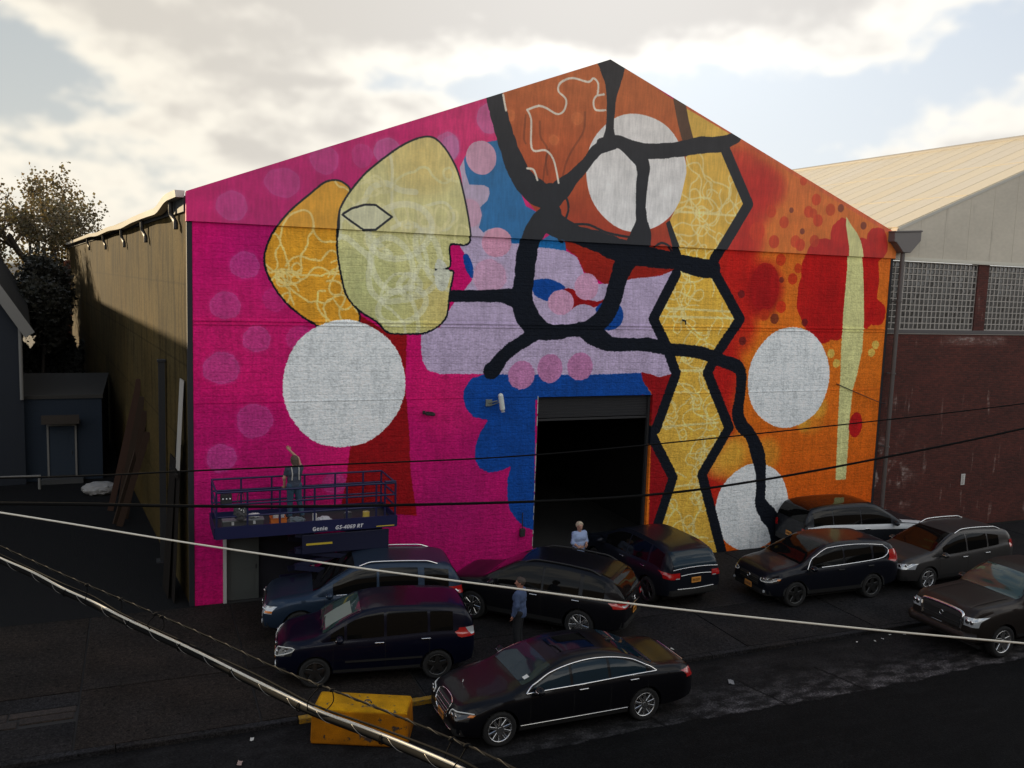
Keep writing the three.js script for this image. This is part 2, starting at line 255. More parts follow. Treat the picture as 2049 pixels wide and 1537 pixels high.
poly(DRED,[13.04,6.01,13.34,5.96,13.66,5.86,13.89,5.88,14.29,6,13.63,4.19,14.47,2.63,13.8,-0.19,13.64,-0.17,13.47,5.3,13.43,5.38,13.12,5.74]);
poly(DRED,[4.19,7.66,4.98,7.18,5.55,7.1,5.52,5.74,5.67,4.43,5.73,3.28,5.95,1.98,3.77,2.32,3.92,3.09,4.02,4.04]);
disc(WHITE,3.86,5.77,1.66,1.73);
disc(WHITE2,12.51,11.99,1.72,1.72);
disc(WHITE,18.76,5.77,1.69,1.69);
disc(WHITE,17.59,1.43,1.49,1.49);
poly(BLUE,[7.89,6,7.47,5.88,7.26,5.57,7.24,5.31,7.34,5.01,7.56,4.78,8,4.66,7.79,4.3,7.65,3.89,7.65,3.54,7.8,3.26,8.11,3.11,8.49,3.16,8.78,3.27,8.69,2.88,8.7,2.4,8.79,1.97,9,1.68,9.27,1.41,9.6,1.28,9.5,5.23,13.47,5.3,13.38,5.41,13.12,5.74,13.04,5.99,10.75,5.95]);
disc(PINK3,9.02,5.96,0.42,0.42);
disc(PINK3,9.93,6.15,0.41,0.43);
disc(PINK3,10.92,6.2,0.43,0.42);
const COLUMN = [13.95,14.08,15.82,13.39,15.49,13.11,16.6,11.33,15.46,9.54,15.53,9.28,15.65,8.97,16.64,7.7,15.79,6.62,15.6,6.34,15.33,5.95,16.4,4.17,15.39,2.67,16.53,-0.03,13.81,0.22,14.53,2.64,13.55,4.12,14.43,5.95,14.1,6.52,13.88,6.91,13.37,7.66,14.08,9.04,14.24,9.57,13.7,10.61,14.07,11.31,14.23,12.12,14.18,12.58,14.35,13.06];
poly(YELLOW, COLUMN);
scribbleColumn();
stroke('#4a3226',0.4,[13.83,14.25,14.03,13.59,14.24,13.05],0,0);
stroke(INK,0.36,[15.49,13.11,16.6,11.33,15.46,9.52],0,0);
poly(INK,[13.6,10.57,13.73,10.67,14.3,9.57,14.02,9.51]);
stroke(INK,0.34,[14.11,9.06,13.37,7.66,13.88,6.86,14.31,5.96,13.68,4.21,13.46,4.13,14.41,2.62,13.88,0.98,13.64,0.28],0,0);
stroke(INK,0.36,[15.62,9.02,16.61,7.7,15.79,6.57,15.48,5.97,16.45,4.17,15.5,2.66,16.47,-0.02],0,0);
vine(INK,[7.83,13.91,0.5,7.99,13.38,0.52,8.22,12.73,0.53,8.5,12.07,0.58,8.83,11.54,0.67,9.31,11.18,0.73,9.71,11.03,0.62]);
vine(INK,[11.48,15.28,1.11,11.51,14.93,0.82,11.55,14.54,0.55,11.53,14.1,0.33,11.53,13.66,0.27,11.52,13.21,0.25,11.53,12.81,0.47]);
vine(INK,[11.66,12.78,0.36,11.15,12.56,0.34,10.77,12.1,0.33,10.38,11.69,0.4,10,11.31,0.58,9.66,10.98,0.63]);
vine(INK,[11.25,12.74,0.3,11.81,12.84,0.36,12.4,12.66,0.47,13.05,12.67,0.45,13.86,12.79,0.44,14.69,12.99,0.5,15.37,13.08,0.47,16,13.35,0.33]);
vine(INK,[11.92,12.8,0.33,12.52,12.49,0.51,12.71,12.14,0.44,12.69,11.63,0.38,12.69,11.04,0.34,12.75,10.53,0.43,12.74,10.11,0.73,12.63,9.69,0.91]);
vine(INK,[9.7,11.16,0.67,9.72,10.85,0.56,9.68,10.5,0.67,9.99,10.29,0.68,10.56,10.09,0.52,11.34,9.91,0.6,12.14,9.67,0.69,13.24,9.52,0.59,14.08,9.44,0.49,14.72,9.32,0.55,15.18,9.26,0.59,15.48,9.25,0.51]);
vine(INK,[9.73,10.63,0.68,9.35,10.26,0.64,9.14,9.85,0.61,9.05,9.4,0.61,9.03,9.32,0.62,9,8.74,0.6,8.95,8.29,0.66,9.07,7.8,0.71,9.39,7.39,0.66,9.85,7.22,0.49,10.61,7.28,0.4,11.18,7.37,0.49,11.64,7.68,0.6,11.91,8.17,0.6,12.06,8.74,0.57,12.25,9.26,0.65,12.63,9.69,0.64]);
vine(INK,[6.7,8.2,0.34,7.86,8.23,0.34,8.43,8.24,0.42,8.97,8.11,0.66]);
vine(INK,[9.54,7.35,0.55,9.16,7.03,0.4,8.78,6.79,0.39,8.44,6.53,0.4,8.17,6.17,0.45,8.07,6.09,0.48]);
vine(INK,[10.87,7.32,0.42,11.41,7.11,0.59,11.95,6.88,0.45,12.77,6.87,0.38,13.24,6.86,0.42,13.93,6.74,0.38,15.15,6.62,0.4,16,6.36,0.42,16.62,6.16,0.42,16.8,5.85,0.4,16.8,5.24,0.38,16.75,4.68,0.45,16.92,4.26,0.45,17.32,3.88,0.43,17.62,3.35,0.54,17.81,2.76,0.44,17.89,2.06,0.39,17.91,1.58,0.45,18.21,1.18,0.59,18.58,0.77,0.61,18.71,0.27,0.55,18.76,-0.28,0.56]);
stroke(INK,0.07,[9.95,11.13,10.2,11.1,10.29,10.8,10.21,10.52],1,0);
stroke(INK,0.07,[10.34,10.35,10.95,10.39,11.58,10.19,12.39,10.09],1,0);
stroke(INK,0.07,[10,10.11,10.01,9.93,10.16,9.85],1,0);
stroke(INK,0.07,[13.27,9.86,13.49,9.98,13.77,9.88,13.95,9.65],1,0);
poly(LIME,[20.59,11.18,20.85,10.89,21.09,10.68,21.28,10.43,21.41,10.13,21.56,9.48,21.68,8.62,21.78,7.75,21.81,6.59,21.8,6.67,21.65,5.8,21.52,5.32,21.49,4.39,21.51,3.4,21.52,2.17,21.07,2.17,20.97,4.24,20.92,5.87,20.87,6.59,20.84,8.03,20.86,9.45,20.81,10.18,20.6,10.9]);
disc(RED,21.77,4.09,0.3,0.44);
disc('#e8c05c',20.44,6.59,0.16,0.15);
disc('#e8c05c',20.71,6.25,0.16,0.15);
disc('#e8c05c',22.23,6.62,0.16,0.15);
disc('#e8c05c',22.38,6.89,0.16,0.15);
stroke('#f2e9da',0.06,[8.88,13.45,9.21,13.59,9.46,13.56,9.8,13.43,10.02,13.55,10.07,13.86,9.82,14.07,9.89,14.31,10.25,14.47,10.75,14.42,10.92,14.54,11.08,14.4,11.07,14.09],1,0);
stroke('#f2e9da',0.06,[11.28,14.13,11.03,14.05,10.95,13.86,11.04,13.67,11.35,13.69],1,0);
stroke('#f2e9da',0.06,[8.88,13.45,9.01,13.19,9.07,12.4,9.5,12.39,9.76,12.13,9.94,11.52],1,0);
stroke('#f2e9da',0.06,[8.94,11.85,9.14,11.82,9.27,11.55],1,0);
stroke('#f2e9da',0.06,[8.14,13.78,8.24,13.37],1,0);
const LOBE = [3.91,10.86,3.75,11.07,3.51,11.13,3.24,11.05,2.9,10.76,2.37,10.27,2,9.79,1.79,9.33,1.74,8.95,1.85,8.57,2.15,8.08,2.53,7.7,3.08,7.34,3.48,7.16,4.12,7.33,4.21,7.71,3.86,8.16,3.7,8.75,3.6,9.41,3.64,10.34];
const FACE = [3.91,10.86,4.3,11.35,4.82,11.81,5.3,12.17,5.75,12.4,6.09,12.46,6.34,12.34,6.61,12.05,6.88,11.59,7.07,11,7.22,10.39,7.31,9.86,7.29,9.7,7.15,9.62,6.74,9.6,6.76,9.1,6.66,8.96,6.32,8.92,6.78,8.91,6.85,8.81,6.76,8.31,6.72,7.82,6.64,7.56,6.38,7.31,6.04,7.16,5.61,7.13,5.02,7.17,4.69,7.46,4.19,7.77,3.86,8.16,3.7,8.75,3.6,9.41,3.63,9.92,3.64,10.34,3.77,10.64];
profile();
poly('#dfe0bb',[3.71,10.26,3.96,10.43,4.31,10.55,4.6,10.56,5.05,10.27,4.61,9.91,4.28,9.89,3.96,10.09]);
stroke(INK,0.055,[3.71,10.26,3.96,10.43,4.31,10.55,4.6,10.56,5.05,10.27,4.61,9.91,4.28,9.89,3.96,10.09],0,1);
blob('#e2e4cf',[6.32,8.94,6.38,9.21,6.55,9.15,6.65,8.99]);
blob('#e2e4cf',[6.31,8.88,6.74,8.89,6.64,8.39,6.4,8.39]);
disc(WHITE,3.86,5.77,1.66,1.73);
// weathering of the painted blockwork: grain and courses in the colour, relief in the height
const HW = mural.width, HH = mural.height;
ctx.setTransform(1, 0, 0, 1, 0, 0);
{
  const im = ctx.getImageData(0, 0, HW, HH), d = im.data, src = new Uint8ClampedArray(d); srand(5);
  for (let j = 0; j < HH; j++) { const ym = (HH - j) / MPX; for (let i = 0; i < HW; i++) {
    const xm = i / MPX, o = 4 * (j * HW + i), rough = ym < 9.9 ? (ym < 7.4 ? 1 : .6) : .25;
    const course = ym < 9.9 && Math.abs(((ym / .203) % 1) - .5) > .46 ? -.03 * rough : 0;
    // paint crept into the rough block face: edges wander by a centimetre or two
    const wob = .3 + .75 * rough, si = Math.round(clamp(i + wob * (n2(xm * 6, ym * 8) + .8 * n2(xm * 21 + 5, ym * 23)), 0, HW - 1)), sj = Math.round(clamp(j + wob * (n2(xm * 6 + 40, ym * 8) + .8 * n2(xm * 21, ym * 23 + 9)), 0, HH - 1)), q = 4 * (sj * HW + si);
    const roll = .05 * fbm2(xm * 2.6, ym * .55, 4) + .04 * n2(xm * 11, ym * 1.6);
    const k = 1 + roll + rough * (.07 * n2(xm * 9, ym * 14) + .07 * fbm2(xm * 3.1, ym * 5.3, 3) + .08 * (rnd() - .5)) + .07 * fbm2(xm * .7, ym * 1.3, 3) + course + .03 * n2(xm * 3, ym * .25);
    const paleHaze = ym > 9.88 ? .10 + .13 * sstep(10, 15, ym) : 0;   // paler gable paint, plus lens haze painted in towards the peak
    for (let c = 0; c < 3; c++) d[o + c] = clamp(lerp(src[q + c], [206, 168, 132][c], paleHaze) * k, 0, 255);
  } }
  ctx.putImageData(im, 0, 0);
}
const muralMap = new THREE.CanvasTexture(mural); muralMap.colorSpace = THREE.SRGBColorSpace; muralMap.anisotropy = 8;
const muralBump = texture(1024, 1024, (u, v) => {      // one square of wall 3.25 m wide: 16 courses of block, rough paint over
  const y = v * 16, row = Math.floor(y), fy = y - row, x = u * 8 + (row % 2) * .5, fx = x - Math.floor(x);
  const joint = Math.min(sstep(0, .10, fy) * sstep(1, .90, fy), .55 + .45 * sstep(0, .05, fx) * sstep(1, .95, fx));
  return .34 + .14 * joint + .36 * tile(u, v, 22, 4, 2, 34) + .16 * tile(u, v, 60, 2, 5);
}, { colour: false });
muralBump.repeat.set(MW / 3.25, MH / 3.25);
const mMural = new THREE.MeshPhysicalMaterial({ specularIntensity: .4, map: muralMap, bumpMap: muralBump, bumpScale: .03, roughness: .85 });
const mGable = new THREE.MeshStandardMaterial({ map: muralMap, roughness: .7 });
function muralUV(g) { g = g.index ? g.toNonIndexed() : g; const p = g.attributes.position, uv = new Float32Array(p.count * 2); for (let i = 0; i < p.count; i++) { uv[2 * i] = (p.getX(i) - MX0) / MW; uv[2 * i + 1] = p.getY(i) / MH; } g.setAttribute('uv', new THREE.BufferAttribute(uv, 2)); return g; }

// ---------------------------------------------------------------- ground
const grit = texture(1024, 1024, (u, v) => .5 + .34 * tile(u, v, 60, 3, 1) + .22 * tile(u, v, 160, 2, 8), { colour: false });
const gritRepeat = (r) => { const t = grit.clone(); t.repeat.set(r, r); t.needsUpdate = true; return t; };
const mEarth = std([.016, .015, .014], .95, { bumpMap: gritRepeat(.25), bumpScale: .02 });
structure('ground', planarUV(new THREE.PlaneGeometry(900, 900).rotateX(-Math.PI / 2).translate(0, -.13, 0)), mEarth);
// the road: worn gutter lane with dust and grit along the older seam, newer asphalt beyond
const RX0 = -14, RX1 = 34, RZ0 = 6.86, RZ1 = 22.86;
const roadMap = texture(2048, 683, (u, v) => {
  const x = lerp(RX0, RX1, u), z = lerp(RZ0, RZ1, v), edge = 9.35 + .05 * Math.sin(x * .6) + .10 * fbm2(x * .9, 3, 3);
  let k = .10 + .022 * fbm2(x * .5, z * .8, 4) + .035 * n2(x * 31, z * 31) + .03 * n2(x * 63, z * 63);
  let warm = .0;
  if (z < edge) {
    k += .022 * sstep(-.2, .5, fbm2(x * .8 + 40, z * 1.6, 5));
    const near = edge - z, dust = Math.exp(-near * 1.6) * sstep(4, 6, x) + .8 * sstep(8.6, 10, x) * sstep(1.5, .4, near);
    const blotch = sstep(-.35, .55, fbm2(x * 1.3 + 5, z * 2.8, 6) + .10 + .45 * n2(x * 17, z * 17) * .5) * (.55 + .45 * sstep(-.5, .5, n2(x * 40, z * 40)));
    k += .19 * dust * blotch * (.6 + .7 * sstep(-.2, .6, n2(x * 22, z * 22)));
    k += .03 * sstep(0, .6, fbm2(x * .6, z * .6 + 20, 3)); warm = .03 * sstep(8, 14, x) + .02;
    for (const sx of [11.1, 13.3, 8.1, 19.6]) if (Math.abs(x - sx - .25 * (z - 8) - .03 * n2(z * 3, sx)) < .035 && z > 8) k *= .45;
    k *= 1 - .35 * sstep(.35, .0, z - 6.9);
  } else { k -= .05; warm = .03 * sstep(8, 18, x) + .01; k += .012 * sstep(.2, .5, n2(x * .35, z * 2.2)); }
  if (Math.abs(z - edge) < .025) k *= .6;
  const crack = Math.min(Math.abs(fbm2(x * .35 + 70, z * .9, 4)), Math.abs(fbm2(x * .8 + 11, z * .5 + 4, 4))); if (crack < .006) k *= .55;
  k *= 1 - .3 * sstep(.28, .5, fbm2(x * .55 + 90, z * .8, 3));
  k += .06 * sstep(.62, .9, n2(x * 14, z * 14));
  return [k * (1 + warm), k, k * (1.03 - warm * .5)];
});
const mRoad = new THREE.MeshPhysicalMaterial({ map: roadMap, roughness: .95, specularIntensity: .3, bumpMap: (() => { const t = grit.clone(); t.repeat.set(24, 8); t.needsUpdate = true; return t; })(), bumpScale: .012 });
{
  const g = new THREE.PlaneGeometry(RX1 - RX0, RZ1 - RZ0, 1, 1).rotateX(-Math.PI / 2).translate((RX0 + RX1) / 2, -.1, (RZ0 + RZ1) / 2);
  const uv = g.attributes.uv; for (let i = 0; i < 4; i++) uv.setY(i, 1 - uv.getY(i)); structure('road', g, mRoad);
}
const concreteMap = (k) => texture(1024, 1024, (u, v) => {
  const s = .13 + .05 * tile(u, v, 3, 5, k) + .075 * tile(u, v, 40, 3, k + 4) + .12 * tile(u, v, 110, 2, k + 9), spot = sstep(.30, .42, tile(u, v, 22, 2, k + 2)) * .06;
  const t = .5 + tile(u, v, 2, 2, k + 12); return [(s - spot) * (1 + .09 * t), s - spot, (s - spot) * (1.03 - .10 * t)];
}, { repeat: [.28, .28] });
const mSlab = [1, 2, 3].map((k) => new THREE.MeshPhysicalMaterial({ map: concreteMap(k * 3.3), roughness: .95, specularIntensity: .3, bumpMap: gritRepeat(.3), bumpScale: .008, color: new THREE.Color().setRGB(.78 + .12 * k, .79 + .12 * k, .86 + .12 * k) }));
const mWarm = [5, 8].map((k) => new THREE.MeshPhysicalMaterial({ map: concreteMap(k * 2.7), roughness: .95, specularIntensity: .3, bumpMap: gritRepeat(.3), bumpScale: .008, color: new THREE.Color().setRGB(1.15, .98, .86) }));
const mBroken = new THREE.MeshStandardMaterial({ map: concreteMap(21), roughness: .95, bumpMap: gritRepeat(.5), bumpScale: .02, color: new THREE.Color().setRGB(1.5, 1.12, .92) });
const mJoint = std([.018, .017, .016], .95);
const pavement = new THREE.Group(); pavement.name = 'pavement'; pavement.userData.kind = 'structure'; scene.add(pavement);
part('bed', planarUV(box(-20, 46, -.12, -.03, .02, 6.7)), mJoint, pavement);
function slab(x0, x1, z0, z1, m, dy = 0, tilt = 0) {
  const g = new RoundedBoxGeometry(x1 - x0, .1, z1 - z0, 1, .012).translate((x0 + x1) / 2, -.05, (z0 + z1) / 2).rotateZ(0).translate(0, dy, 0);
  const h = planarUV(g); const uv = h.attributes.uv, ox = rnd() * 5; for (let i = 0; i < uv.count; i++) uv.setXY(i, uv.getX(i) + ox, uv.getY(i) + ox * .7);
  const s = part('slab', h, m, pavement); s.rotation.x = tilt; return s;
}
srand(12);
const slabX = [-19, -15.7, -12.4, -9.1, -5.8, -2.46, .86, 4.2, 8.3, 12.4, 16.5, 20.6, 24.7, 28.8, 33, 37.2, 41.4, 45.6], slabZ = [.04, 4.24, 6.72];
for (let i = 0; i < slabX.length - 1; i++) for (let j = 0; j < 2; j++) {
  const g = .014 + .008 * rnd();
  if (i === 4 && j === 1) {          // the broken slab
    slab(slabX[i] + g, slabX[i + 1] - g, slabZ[1] + g, 4.86, mSlab[1], -.004); slab(slabX[i] + g, slabX[i + 1] - g, 5.56, slabZ[2] - g, mSlab[0], -.006);
    for (const [sx, ex, sz, ez] of [[-5.78, -4.9, 4.89, 5.16], [-5.7, -4.3, 5.2, 5.52], [-4.86, -3.7, 4.88, 5.2], [-4.25, -3.5, 5.24, 5.5], [-3.66, -2.5, 4.9, 5.12], [-3.46, -2.52, 5.16, 5.4]]) slab(sx, ex, sz, ez, mBroken, -.012 * rnd() - .004, rr(-.004, .002));
    continue;
  }
  slab(slabX[i] + g, slabX[i + 1] - g, slabZ[j] + g, slabZ[j + 1] - g, i < 7 ? mWarm[Math.floor(rnd() * 2)] : mSlab[Math.floor(rnd() * 3)], -.006 * rnd());
}
// kerb stones, some painted yellow
const kerb = new THREE.Group(); kerb.name = 'kerb'; kerb.userData.kind = 'structure'; scene.add(kerb);
const yellowPaint = texture(512, 256, (u, v) => { const w = sstep(-.05, .18, tile(u, v, 9, 5, 3) - .10 + .25 * (v - .5)); const s = .27 + .1 * tile(u, v, 30, 3, 1); return [lerp(.62 + .1 * s, s, w), lerp(.45 + .1 * s, s, w), lerp(.05, s, w)]; });
const mKerb = mSlab[2], mKerbYellow = new THREE.MeshStandardMaterial({ map: yellowPaint, roughness: .85 });
for (let x = -19; x < 46;) { const L = x > .3 && x < 5 ? 1.1 : 2.4 + rnd(); const g = new RoundedBoxGeometry(L - .015, .13, .16, 2, .02); const yellow = x > .4 && x < 4.6; part('kerb_stone', yellow ? g.translate(x + L / 2, -.062, 6.80) : planarUV(g.translate(x + L / 2, -.062 - .006 * rnd(), 6.80)), yellow ? mKerbYellow : mKerb, kerb); x += L; }
// the yard beside the hall
structure('yard_surface', planarUV(box(-40, .3, -.12, -.012, -60, .03)), phys([.011, .011, .0115], .96, { specularIntensity: .25, bumpMap: gritRepeat(.4), bumpScale: .02 })); 

// ---------------------------------------------------------------- the painted hall
const END = [-7.3, -69.6];       // far end of its left wall
const hall = thing('painted_hall', 'large gabled hall whose front wall carries a bright painted mural with a profile and vines', 'building');
const rise = (x) => x < 11.44 ? 10.6 + (x + .14) * (15.13 - 10.6) / 11.58 : 15.13 - (x - 11.44) * (15.13 - 10.72) / 11.46;
{
  const s = new THREE.Shape(); s.moveTo(0, 0); for (const [x, y] of [[.79, 0], [.79, 1.74], [3, 1.74], [3, 0], [9.58, 0], [9.58, 5.3], [13.5, 5.3], [13.5, 0], [22.76, 0], [22.76, 9.9], [0, 9.9]]) s.lineTo(x, y); s.closePath();
  part('front_wall', muralUV(new THREE.ExtrudeGeometry(s, { depth: .35, bevelEnabled: false }).translate(0, 0, -.35)), mMural, hall);
  const t = new THREE.Shape(); t.moveTo(-.14, 9.88); t.lineTo(22.9, 9.88); t.lineTo(22.9, 10.72); t.lineTo(11.44, 15.13); t.lineTo(-.14, 10.6); t.closePath();
  part('gable_panel', muralUV(new THREE.ExtrudeGeometry(t, { depth: .40, bevelEnabled: false }).translate(0, 0, -.33)), mGable, hall);
}
const mLedge = mMural;
for (const [y, h, d] of [[7.44, .035, .03], [7.34, .03, .022], [5.33, .02, .012]]) part('ledge', muralUV(y > 6 ? box(.02, 22.74, y - h / 2, y + h / 2, .001, d) : merge([box(.02, 9.4, y - h / 2, y + h / 2, .001, d), box(13.7, 22.74, y - h / 2, y + h / 2, .001, d)])), mLedge, hall);
const mInk = std([.012, .013, .018], .8), mDarkTrim = std([.02, .02, .022], .7);
part('corner_strip', [box(-.13, -.005, 0, 9.86, -.3, .02)], mInk, hall);
part('corner_strip', [box(22.765, 22.86, 0, 9.86, -.3, .01)], mInk, hall);
// left wall: board-marked concrete with rain stains
const stained = texture(1024, 512, (u, v) => {
  const streak = .5 + tile(u, v, 50, 4, 2, 4), s = .30 + .09 * tile(u, v, 4, 5, 5) + .05 * tile(u, v, 90, 2, 3), dark = sstep(.42, .75, streak) * .10 * sstep(.1, .9, v);
  const k = s - dark, w = .5 + tile(u, v, 5, 3, 9, 2); const seam = Math.abs((v * 5) % 1 - .5) > .485 ? .86 : 1;
  return [k * (1.03 + .08 * w) * seam, k * .90 * seam, k * (.58 - .08 * w) * seam];
});
const mStained = new THREE.MeshPhysicalMaterial({ map: stained, roughness: 1, specularIntensity: .12, bumpMap: gritRepeat(3), bumpScale: .012 });
const lDir = new THREE.Vector3(END[0], 0, END[1]), lLen = lDir.length(); lDir.normalize();
const lNorm = new THREE.Vector3(-lDir.z, 0, lDir.x).multiplyScalar(-1); if (lNorm.x > 0) lNorm.negate();
const onLeft = (s, y, out = 0) => [lDir.x * s + lNorm.x * out - .13, y, lDir.z * s + lNorm.z * out - .3];
{
  const L = lLen - .3, g = new THREE.BoxGeometry(L, 10.4, .3), uv = g.attributes.uv; for (let i = 0; i < uv.count; i++) uv.setX(i, uv.getX(i) * 3);
  g.rotateY(Math.atan2(-lDir.z, lDir.x)).translate(lDir.x * L / 2 - .13 - lNorm.x * .15, 5.2, lDir.z * L / 2 - .3 - lNorm.z * .15); part('side_wall', g, mStained, hall);
  part('back_wall', box(END[0], 22.76, 0, 10.4, END[1] - .3, END[1]), mStained, hall);
  part('right_wall', box(22.46, 22.76, 0, 10.4, END[1], -.352), mStained, hall);
  const roofQuad = (a, b, c, d) => { const g = new THREE.BufferGeometry(), v = [], t = .12; const P = [a, b, c, d], Q = P.map((p) => [p[0], p[1] - t, p[2]]); const quad = (p, q, r, s) => v.push(...p, ...q, ...r, ...p, ...r, ...s); quad(P[0], P[1], P[2], P[3]); quad(Q[3], Q[2], Q[1], Q[0]); for (let i = 0; i < 4; i++) quad(P[i], Q[i], Q[(i + 1) % 4], P[(i + 1) % 4]); g.setAttribute('position', new THREE.Float32BufferAttribute(v, 3)); g.computeVertexNormals(); return g; };
  const mRoof = std([.22, .21, .19], .7), ridge = 15.09;
  part('roof', [roofQuad([-.14, 10.52, -.335], [11.44, ridge, -.335], [9.2, ridge, END[1] - .3], [END[0] - .15, 10.44, END[1] - .3]), roofQuad([11.44, ridge, -.335], [22.9, 10.66, -.335], [22.9, 10.66, END[1] - .3], [9.2, ridge, END[1] - .3])], mRoof, hall);
  part('floor', box(.1, 22.4, -.11, -.005, -43, -.02), std(.03, .9), hall);
  const back = new THREE.Shape(); back.moveTo(END[0], 10.4); back.lineTo(22.76, 10.4); back.lineTo(9.2, 14.9); part('back_gable', new THREE.ExtrudeGeometry(back, { depth: .2, bevelEnabled: false }).translate(0, 0, END[1] - .29), mStained, hall);
}
// the buckled gutter along the left eave, with its short bent outlets
{
  const mGutter = std([.55, .53, .47], .55, { metalness: .15 });
  const wob = [[0, .02, 0], [1.3, .0, .04], [3.6, -.25, .06], [6.5, -.22, .02], [9.5, -.24, .05], [14, -.30, .03], [20, -.22, .03], [26, -.26, .04], [34, -.14, .02], [50, -.12, .03], [69, -.06, .02]];
  const sect = (s, dy, out) => [onLeft(s, 10.45 + dy, .04 + out), onLeft(s, 10.45 + dy, .24 + out), onLeft(s, 10.62 + dy, .26 + out), onLeft(s, 10.62 + dy, .02 + out)];
  const v = []; const quad = (p, q, r, s) => v.push(...p, ...q, ...r, ...p, ...r, ...s);
  const S = []; for (let i = 0; i < wob.length - 1; i++) for (let k = 0; k < 4; k++) { const t = k / 4, e = t * t * (3 - 2 * t); S.push([0, 1, 2].map((c) => lerp(wob[i][c], wob[i + 1][c], c ? e : t))); } S.push(wob[wob.length - 1]);
  for (let i = 0; i < S.length - 1; i++) { const A = sect(...S[i]), B = sect(...S[i + 1]); for (let k = 0; k < 4; k++) quad(A[k], B[k], B[(k + 1) % 4], A[(k + 1) % 4]); }
  const A = sect(...S[0]); quad(A[0], A[1], A[2], A[3]);
  const g = new THREE.BufferGeometry(); g.setAttribute('position', new THREE.Float32BufferAttribute(v, 3)); g.computeVertexNormals(); part('gutter', g, mGutter, hall);
  const mOutlet = std([.05, .045, .04], .6, { metalness: .3 });
  for (const [s, dy] of [[1.5, -.02], [8, -.23], [15, -.28], [24, -.25], [36, -.14]]) part('outlet_pipe', tube([onLeft(s, 10.45 + dy, .15), onLeft(s, 10.25 + dy, .15), onLeft(s, 10.12 + dy, .13), onLeft(s - .2, 10.0 + dy, .10), onLeft(s - .42, 9.9 + dy, .09), onLeft(s - .45, 9.74 + dy, .09)], .06, 24, 8), mOutlet, hall);
  part('eave_board', (() => { const L = lLen; const g = new THREE.BoxGeometry(L, .35, .05); return g.rotateY(Math.atan2(-lDir.z, lDir.x)).translate(lDir.x * L / 2 - .13 + lNorm.x * .028, 10.3, lDir.z * L / 2 - .3 + lNorm.z * .028); })(), mDarkTrim, hall);
}
// the big roll-up door, nearly fully open
{
  const door = new THREE.Group(); door.name = 'roller_door'; hall.add(door);
  const mSlat = std([.035, .036, .04], .45, { metalness: .5 });
  for (let i = 0; i < 8; i++) part('slat', rbox(3.86, .078, .022, .008, 1).translate(11.54, 5.235 - i * .08, -.20 - (i % 2) * .004), mSlat, door);
  part('bottom_rail', rbox(3.86, .07, .05, .01, 1).translate(11.54, 4.58, -.20), mDarkTrim, door);
  for (const x of [9.62, 13.46]) part('guide_rail', box(x - .035, x + .035, .01, 5.28, -.24, -.12), mDarkTrim, door);
  part('roller_housing', new THREE.CylinderGeometry(.22, .22, 3.9, 16).rotateZ(Math.PI / 2).translate(11.54, 5.6, -.62), mDarkTrim, door);
  const mChip = std([.5, .5, .48], .8); srand(33); const chips = [];
  for (let y = .3; y < 5.2;) { const l = rr(.05, .35); if (rnd() > .35) chips.push(box(9.565, 9.565 + rr(.01, .022), y, y + l, .0005, .004)); y += l + rr(.02, .1); }
  part('chipped_paint_edge', chips, mChip, hall).userData.kind = 'stuff';
  // low doorway under the platform
  const mFrame = std([.5, .5, .49], .6);
  part('door_frame', [box(.70, .785, 0, 1.76, -.1, .045), box(.785, 3.0, 1.745, 1.83, -.1, .045), box(3.005, 3.07, 0, 1.83, -.1, .04)], mFrame, hall, 'white painted frame of the low doorway');
  const leaf = part('door', [box(.79, 1.62, .01, 1.74, -.16, -.11), box(.9, 1.5, .2, .8, -.11, -.10), box(.9, 1.5, .95, 1.6, -.11, -.10)], std([.07, .078, .075], .7), hall);
  part('handle', rbox(.03, .12, .03, .01).translate(1.55, .9, -.09), mDarkTrim, leaf);
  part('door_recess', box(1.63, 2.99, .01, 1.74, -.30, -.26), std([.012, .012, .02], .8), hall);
}
// dark interior partitions, so that daylight dies inside the doorway
part('inner_partition', [box(5, 18, 0, 9, -14.3, -14), box(8.4, 8.6, 0, 9, -14, -.36), box(15.4, 15.6, 0, 9, -14, -.36), box(8.4, 15.6, 7, 7.2, -14, -.36)], std(.012, .95), hall);

